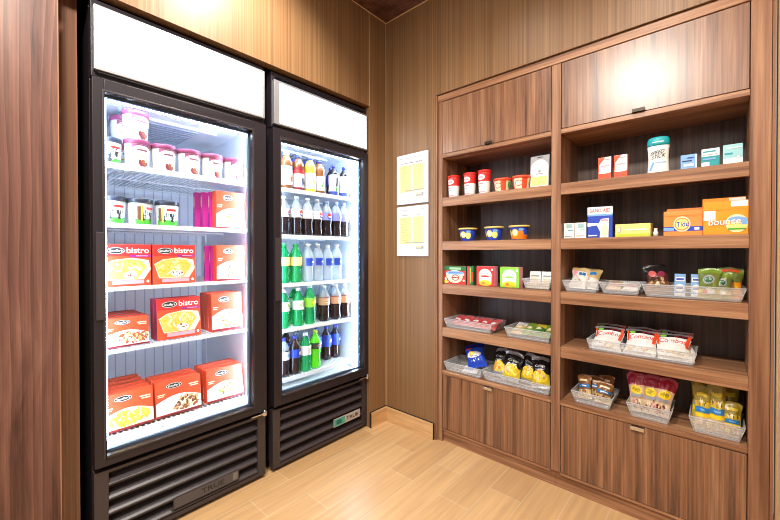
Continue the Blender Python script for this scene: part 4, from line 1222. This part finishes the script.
# ---- second bay, second shelf
for k, x in enumerate((1.133, 1.183)):
    w, h = 0.047, 0.072
    o, P = carton('medicine_box', w, 0.030, h, WHITE, ['small white carton touching the divider, second shelf', 'small white carton between its twin and the bandage box'][k], 'medicine box', (x, 0.065, S2), group='small white cartons')
    P.rect(-w * .25, w * .3, h * .66, h * .94, col('soft_teal', 150, 190, 186)); P.rect(-w * .1, w * .4, h * .5, h * .55, TEAL); P.rect(-w * .4, w * .3, h * .12, h * .17, GREY)
    done(P, o)
w, h = 0.099, 0.140
o, P = carton('bandage_box', w, 0.040, h, BLUE, 'tall blue and white bandage box with red lettering', 'bandage box', (1.261, 0.071, S2), R(4), side=BLUE)
P.rect(-w / 2, w / 2, h * .76, h - .001, WHITE); P.text('BAND-AID', 0, h * .875, w * .82, h * .12, RED)
P.rect(-w / 2, w * .5, h * .70, h * .76, LBLUE); P.poly([(-w / 2, h * .36), (-w * .12, h * .40), (w * .02, h * .18), (0, .001), (w * .34, .001), (w * .36, h * .62), (w * .05, h * .60), (-w * .04, h * .46), (-w / 2, h * .48)], WHITE)
P.ell(w * .2, h * .22, w * .14, h * .2, CREAM); P.rect(w * .05, w * .32, h * .52, h * .6, PINK); P.rect(-w * .46, -w * .1, h * .05, h * .09, WHITE)
done(P, o)
w, h = 0.128, 0.056
o, P = carton('tissue_box', w, 0.060, h, YEL2, 'low yellow-green carton lying on its side', 'carton', (1.388, 0.081, S2), R(-3), side=col('pale_lime', 214, 226, 140))
P.rect(-w / 2, w / 2, .001, h * .24, col('lime_band', 196, 206, 60)); P.rect(-w * .42, -w * .34, h * .36, h * .82, GREY); P.rect(-w * .405, -w * .355, h * .42, h * .76, WHITE); P.rect(-w * .2, w * .4, h * .5, h * .6, WHITE)
done(P, o)
mb = MB(); mb.lathe([(.009, 0), (.009, .018), (.006, .022), (.006, .032), (.007, .034)], WHITE, n=14)
o = mb.build('small_bottle', None, 0, (1.466, 0.07, S2)); tag(o, 'tiny white bottle beside the yellow-green carton', 'bottle')
for row in range(2):
    w, h = 0.121, 0.098 if row == 0 else 0.112
    o, P = carton('detergent_box', w, 0.050, h, col('detergent_orange', 238, 140, 62), ['orange detergent box with round logo and blue stripe', 'taller orange detergent box behind the logo box'][row], 'detergent box', (1.5555 if row == 0 else 1.561, 0.066 + row * 0.054, S2), 0, 0, 'orange detergent boxes', side=col('detergent_deep', 222, 92, 40))
    P.rect(-w / 2, w / 2, h * .18, h * .36, BLUE); P.rect(-w / 2, -w * .22, h * .20, h * .32, LBLUE)
    P.ell(-.002, h * .46, w * .22, h * .31, CREAM); P.ell(-.002, h * .46, w * .19, h * .26, ORANGE); P.ell(-.002, h * .46, w * .165, h * .22, YEL2)
    P.text('Tide', 0, h * .46, w * .32, h * .22, BLUE, .15, .1); P.rect(w * .3, w * .42, h * .22, h * .32, WHITE); P.rect(-w / 2, w / 2, h * .80, h * .82, ORANGE)
    done(P, o)
for row in range(2):
    w, h = 0.124, 0.124 if row == 0 else 0.142
    o, P = carton('dryer_sheet_box', w, 0.050, h, col('dryer_orange', 240, 150, 14), ['orange dryer sheet box with white lettering by the side panel', 'taller orange dryer sheet box behind the lettered box'][row], 'dryer sheet box', (1.680 if row == 0 else 1.676, 0.056 + row * 0.054, S2), 0, 0, 'orange dryer sheet boxes', side=col('dryer_deep', 226, 112, 10))
    P.rect(w * .12, w * .49, h * .82, h * .985, WHITE); P.rect(-w * .49, -w * .22, h * .42, h * .72, WHITE); P.rect(-w * .4, -w * .24, h * .44, h * .46, GREY)
    P.ell(w * .25, h * .32, w * .245, h * .27, CREAM); P.ell(w * .27, h * .30, w * .22, h * .21, YEL2); P.ell(w * .26, h * .44, w * .2, h * .08, LBLUE); P.rect(w * .06, w * .44, h * .13, h * .18, GREEN)
    P.rect(w * .36, w * .48, h * .28, h * .46, LBLUE)
    P.text('bounce', -.002 + .0012, h * .385 - .001, w * .72, h * .19, ORED, .1, .05); P.text('bounce', -.002, h * .385, w * .72, h * .19, WHITE, .1, .05)
    P.rect(-w / 2, w / 2, h * .74, h * .75, ORANGE)
    done(P, o)

# ---- second bay, third shelf: three trays
tray(1.112, 1.262, 0.026, 0.20, S3, 0.050, 'clear tray of tan snack pouches beside the divider', 0.014)
for k, (x, y, a) in enumerate(((1.155, 0.085, -8), (1.205, 0.098, 6))):
    bag('snack_pouch', 0.085, 0.11, 0.036, [(0.45, BAGWHITE), (0.8, [BAGWHITE, BAGTAN][k]), (1, BAGTAN)], ['white pouch with tan top in the divider tray', 'tan pouch with a blue patch, leaning back in the divider tray'][k], 'snack pouch', (x, y, S3 + 0.013), (R(-30), R(6), R(a)), 60 + k,
        lambda P, g: (P.rect(.1, .35, .55, .8, PINK, 3, 2), P.rect(.45, .8, .6, .75, SKYB, 3, 2), P.blobs(.5, .4, .3, .08, .06, 5, [GREY, CREAM, TAN], g, .5)), 'tan pouches')
tray(1.268, 1.420, 0.026, 0.20, S3, 0.048, 'low clear tray holding flat cream packets, middle of three', 0.014)
for k in range(2):
    bag('flat_snack_pouch', 0.062, 0.11, 0.018, [(1, [BAGCLEAR, BAGWHITE][k])], ['cream packet lying flat in the middle tray, by the tan pouches', 'white packet lying flat in the middle tray, by the chocolate bag'][k], 'packet', (1.312 + k * 0.064, 0.062, S3 + 0.016), (R(-72), 0, R(4 * k)), 64 + k, lambda P, g: P.rect(.2, .8, .3, .5, PINK, 4, 2), 'flat packets in the middle tray')
tray(1.426, 1.737, 0.026, 0.20, S3, 0.050, 'long clear tray of mixed snack bags by the side panel', 0.014)
bag('snack_pouch', 0.085, 0.122, 0.036, [(0.4, BAGBROWN), (0.7, mat('bag_choc_film', (74, 40, 30), .25)), (1, BAGBLACK)], 'dark brown snack bag at the end of the long mixed tray', 'snack pouch', (1.476, 0.085, S3 + 0.012), (R(-14), R(-6), R(8)), 70,
    lambda P, g: (P.ell(.3, .66, .18, .12, BAGPINK, 12, 2), P.ell(.68, .62, .16, .12, MAROON, 12, 2), P.blobs(.5, .36, .34, .12, .08, 10, [TAN, CREAM, BROWN], g, .7)))
for k, x in enumerate((1.546, 1.598)):
    o, P = carton('tissue_packet', 0.036, 0.022, 0.092, LBLUE, ['blue and white small packet beside the dark brown snack bag', 'blue and white small packet beside the green bags'][k], 'packet', (x, 0.085, S3 + 0.004), 0, R(-10), 'blue and white packets')
    P.rect(-.014, .014, .062, .078, WHITE); P.rect(-.012, .012, .066, .074, BLUE); P.ell(0, .035, .014, .016, WHITE); P.rect(-.017, .017, .001, .012, WHITE); P.rect(-.012, .010, .03, .038, BLUE)
    done(P, o)
for k, (x, hh) in enumerate(((1.640, 0.120), (1.676, 0.102))):
    bag('snack_pouch', 0.070 if k == 0 else 0.056, hh, 0.030, [(0.32, BAGYEL), (0.85, mat('bag_moss_film', (110, 124, 54), .3)), (1, BAGGREEN)], ['taller green and yellow bag in the long mixed tray', 'shorter green and yellow bag next to the orange bag'][k], 'snack pouch', (x - 0.004, 0.066 + 0.012 * k, S3 + 0.004), (R(-8), 0, R(-4)), 72 + k,
        lambda P, g: (P.ell(.5, .24, .26, .10, WHITE, 12, 2), P.ell(.32, .22, .12, .07, ORED, 10, 2), P.ell(.5, .62, .28, .15, GREY, 14, 2), P.ell(.5, .62, .2, .1, DGREEN, 12, 2)), 'green and yellow bags')
bag('snack_pouch', 0.074, 0.122, 0.030, [(0.55, BAGORANGE), (0.85, mat('bag_moss_film', (110, 124, 54), .3)), (1, BAGGREEN)], 'orange bag with green top at the side panel end of the long tray', 'snack pouch', (1.697, 0.118, S3 + 0.004), (R(-6), 0, R(2)), 76,
    lambda P, g: (P.rect(.15, .85, .86, .95, ORED, 6, 2), P.blobs(.5, .38, .3, .1, .06, 8, [YEL, ORED, GOLD], g, .7)))

# ---- second bay, fourth shelf: three red and white pouches
tray(1.216, 1.600, 0.030, 0.185, S4, 0.050, 'long clear tray of white and red pouches', 0.012)


def combo_art(P, g):
    P.ell(.5, .66, .45, .15, WHITE, 22, 4)
    P.text('Combos', .5, .66, .82, .18, RED, .1, .03); P.rect(.50, .9, .84, .89, DRED, 5, 2); P.ell(.20, .85, .10, .05, LGREEN, 12, 2)
    P.rect(.88, .98, .45, .95, ORED, 2, 4); P.rect(.02, .09, .5, .9, ORED, 2, 4); P.blobs(.5, .2, .36, .07, .05, 10, [CREAM, TAN, PASTA], g, .7)


for row in range(2):
    for k in range(3):
        bag('pretzel_pouch', 0.120, 0.124, 0.034, [(0.80, BAGWHITE), (0.93, BAGBLACK), (1, SILVER)],
            ('%s white pouch with red lettering in the front of the long tray' if row == 0 else '%s white pouch with red lettering, rear row of the long tray') % ORD[k], 'pretzel pouch',
            (1.286 + k * 0.122, 0.066 + 0.052 * row, S4 + 0.004 + 0.003 * row), (R(-40), 0, R([2, -2, 3][k])), 80 + k + 10 * row, combo_art, 'white and red pouches', crimp=0.06, wr=0.6)

# ---- second bay, deck: three trays
tray(1.152, 1.318, 0.026, 0.190, DK, 0.055, 'smallest clear tray on the deck, holding brown nut bags', 0.016)


def nut_art(P, g):
    P.rect(.05, .95, .46, .60, SKYB, 8, 2); P.rect(.2, .8, .50, .55, WHITE, 6, 2); P.blobs(.5, .26, .36, .12, .07, 12, [TAN, BROWN, CREAM, MEAT], g, .8); P.rect(.2, .8, .72, .80, CREAM, 5, 2)


for k, (x, y, a, b) in enumerate(((1.200, 0.080, -14, -12), (1.232, 0.112, 8, 4), (1.268, 0.074, 6, 8), (1.262, 0.140, -8, 2))):
    bag('nut_bag', 0.066, 0.108 - 0.006 * (k % 3), 0.034, [(0.4, BAGTAN), (1, BAGBROWN)], ['brown nut bag with blue band nearest the divider, tilted', 'brown nut bag in the middle of the smallest tray', 'brown nut bag nearest the crimson bags', 'brown nut bag at the back of the smallest tray'][k], 'nut bag',
        (x, y, DK + 0.014), (R(-18), R(b), R(a)), 100 + k, nut_art, 'brown nut bags')
tray(1.372, 1.526, 0.026, 0.190, DK, 0.060, 'clear tray of crimson trail mix bags on the deck', 0.016)


def trail_art(P, g):
    P.ell(.5, .56, .36, .11, YEL, 16, 3); P.ell(.5, .57, .26, .06, OLIVE, 14, 2); P.rect(.12, .88, .38, .46, GREY, 7, 2)
    P.blobs(.5, .20, .40, .14, .06, 22, [MEAT, DRED, CREAM, BROWN, TAN, PINK], g, .8)


for k, (x, y, a) in enumerate(((1.416, 0.080, -4), (1.449, 0.083, 2), (1.482, 0.080, 5))):
    bag('trail_mix_bag', 0.066, 0.165, 0.034, [(0.34, BAGCLEAR), (0.68, mat('bag_beige_film', (196, 160, 130), .3)), (1, BAGCRIM)], ['crimson trail mix bag in front, towards the brown nut bags', 'crimson trail mix bag in front, in the middle', 'crimson trail mix bag in front, towards the olive bags'][k], 'trail mix bag', (x, y, DK + 0.014), (R(-10), R([-11, 0, 11][k]), R(a)), 110 + k, trail_art, 'crimson trail mix bags')
for k, x in enumerate((1.430, 1.468)):
    bag('trail_mix_bag', 0.070, 0.172, 0.034, [(0.4, BAGCLEAR), (0.66, BAGCRIM), (1, BAGCRIM)], ['crimson bag in the rear row, towards the brown nut bags', 'crimson bag in the rear row, towards the olive bags'][k], 'trail mix bag', (x, 0.136, DK + 0.014), (R(-12), R([-9, 9][k]), 0), 114 + k, trail_art, 'crimson trail mix bags')
tray(1.580, 1.737, 0.026, 0.190, DK, 0.062, 'clear tray of olive and yellow snack bags by the side panel', 0.016)


def olive_art(P, g):
    P.rect(.05, .95, .40, .52, SKYB, 8, 2); P.rect(.3, .7, .44, .48, LBLUE, 4, 2); P.blobs(.5, .62, .36, .05, .06, 12, [BROWN, CREAM, TAN], g, .6)
    P.rect(.05, .95, .30, .38, YEL, 8, 2); P.blobs(.5, .16, .38, .09, .06, 14, [CREAM, TAN, YEL2], g, .8); P.rect(.2, .8, .76, .84, BAGYEL, 6, 2)


for k, (x, y, hh, a, dz) in enumerate(((1.620, 0.070, 0.172, -3, 0), (1.660, 0.069, 0.184, 2, 0), (1.700, 0.070, 0.128, 4, 0))):
    bag('snack_stick_bag', 0.054, hh, 0.032, [(0.3, BAGCLEAR), (0.66, BAGYEL), (1, BAGOLIVE)], ['olive and yellow bag with blue band, towards the crimson bags', 'tallest olive and yellow bag, middle front of its tray', 'short olive bag with yellow patch, nearest the side panel'][k], 'snack bag', (x, y, DK + 0.005), (R(-8), R([-3, 0, 3][k]), R(a)), 120 + k, olive_art, 'olive and yellow snack bags')
for k, (x, hh) in enumerate(((1.606, 0.200), (1.690, 0.180))):
    bag('snack_stick_bag', 0.060, hh, 0.030, [(0.5, BAGYEL), (1, BAGOLIVE)], ['olive bag in the rear row, towards the crimson bags', 'dull olive bag in the rear row, by the side panel'][k], 'snack bag', (x + 0.006, 0.116, DK + 0.005), (R(-10), 0, R(3)), 124 + k, olive_art, 'olive and yellow snack bags')
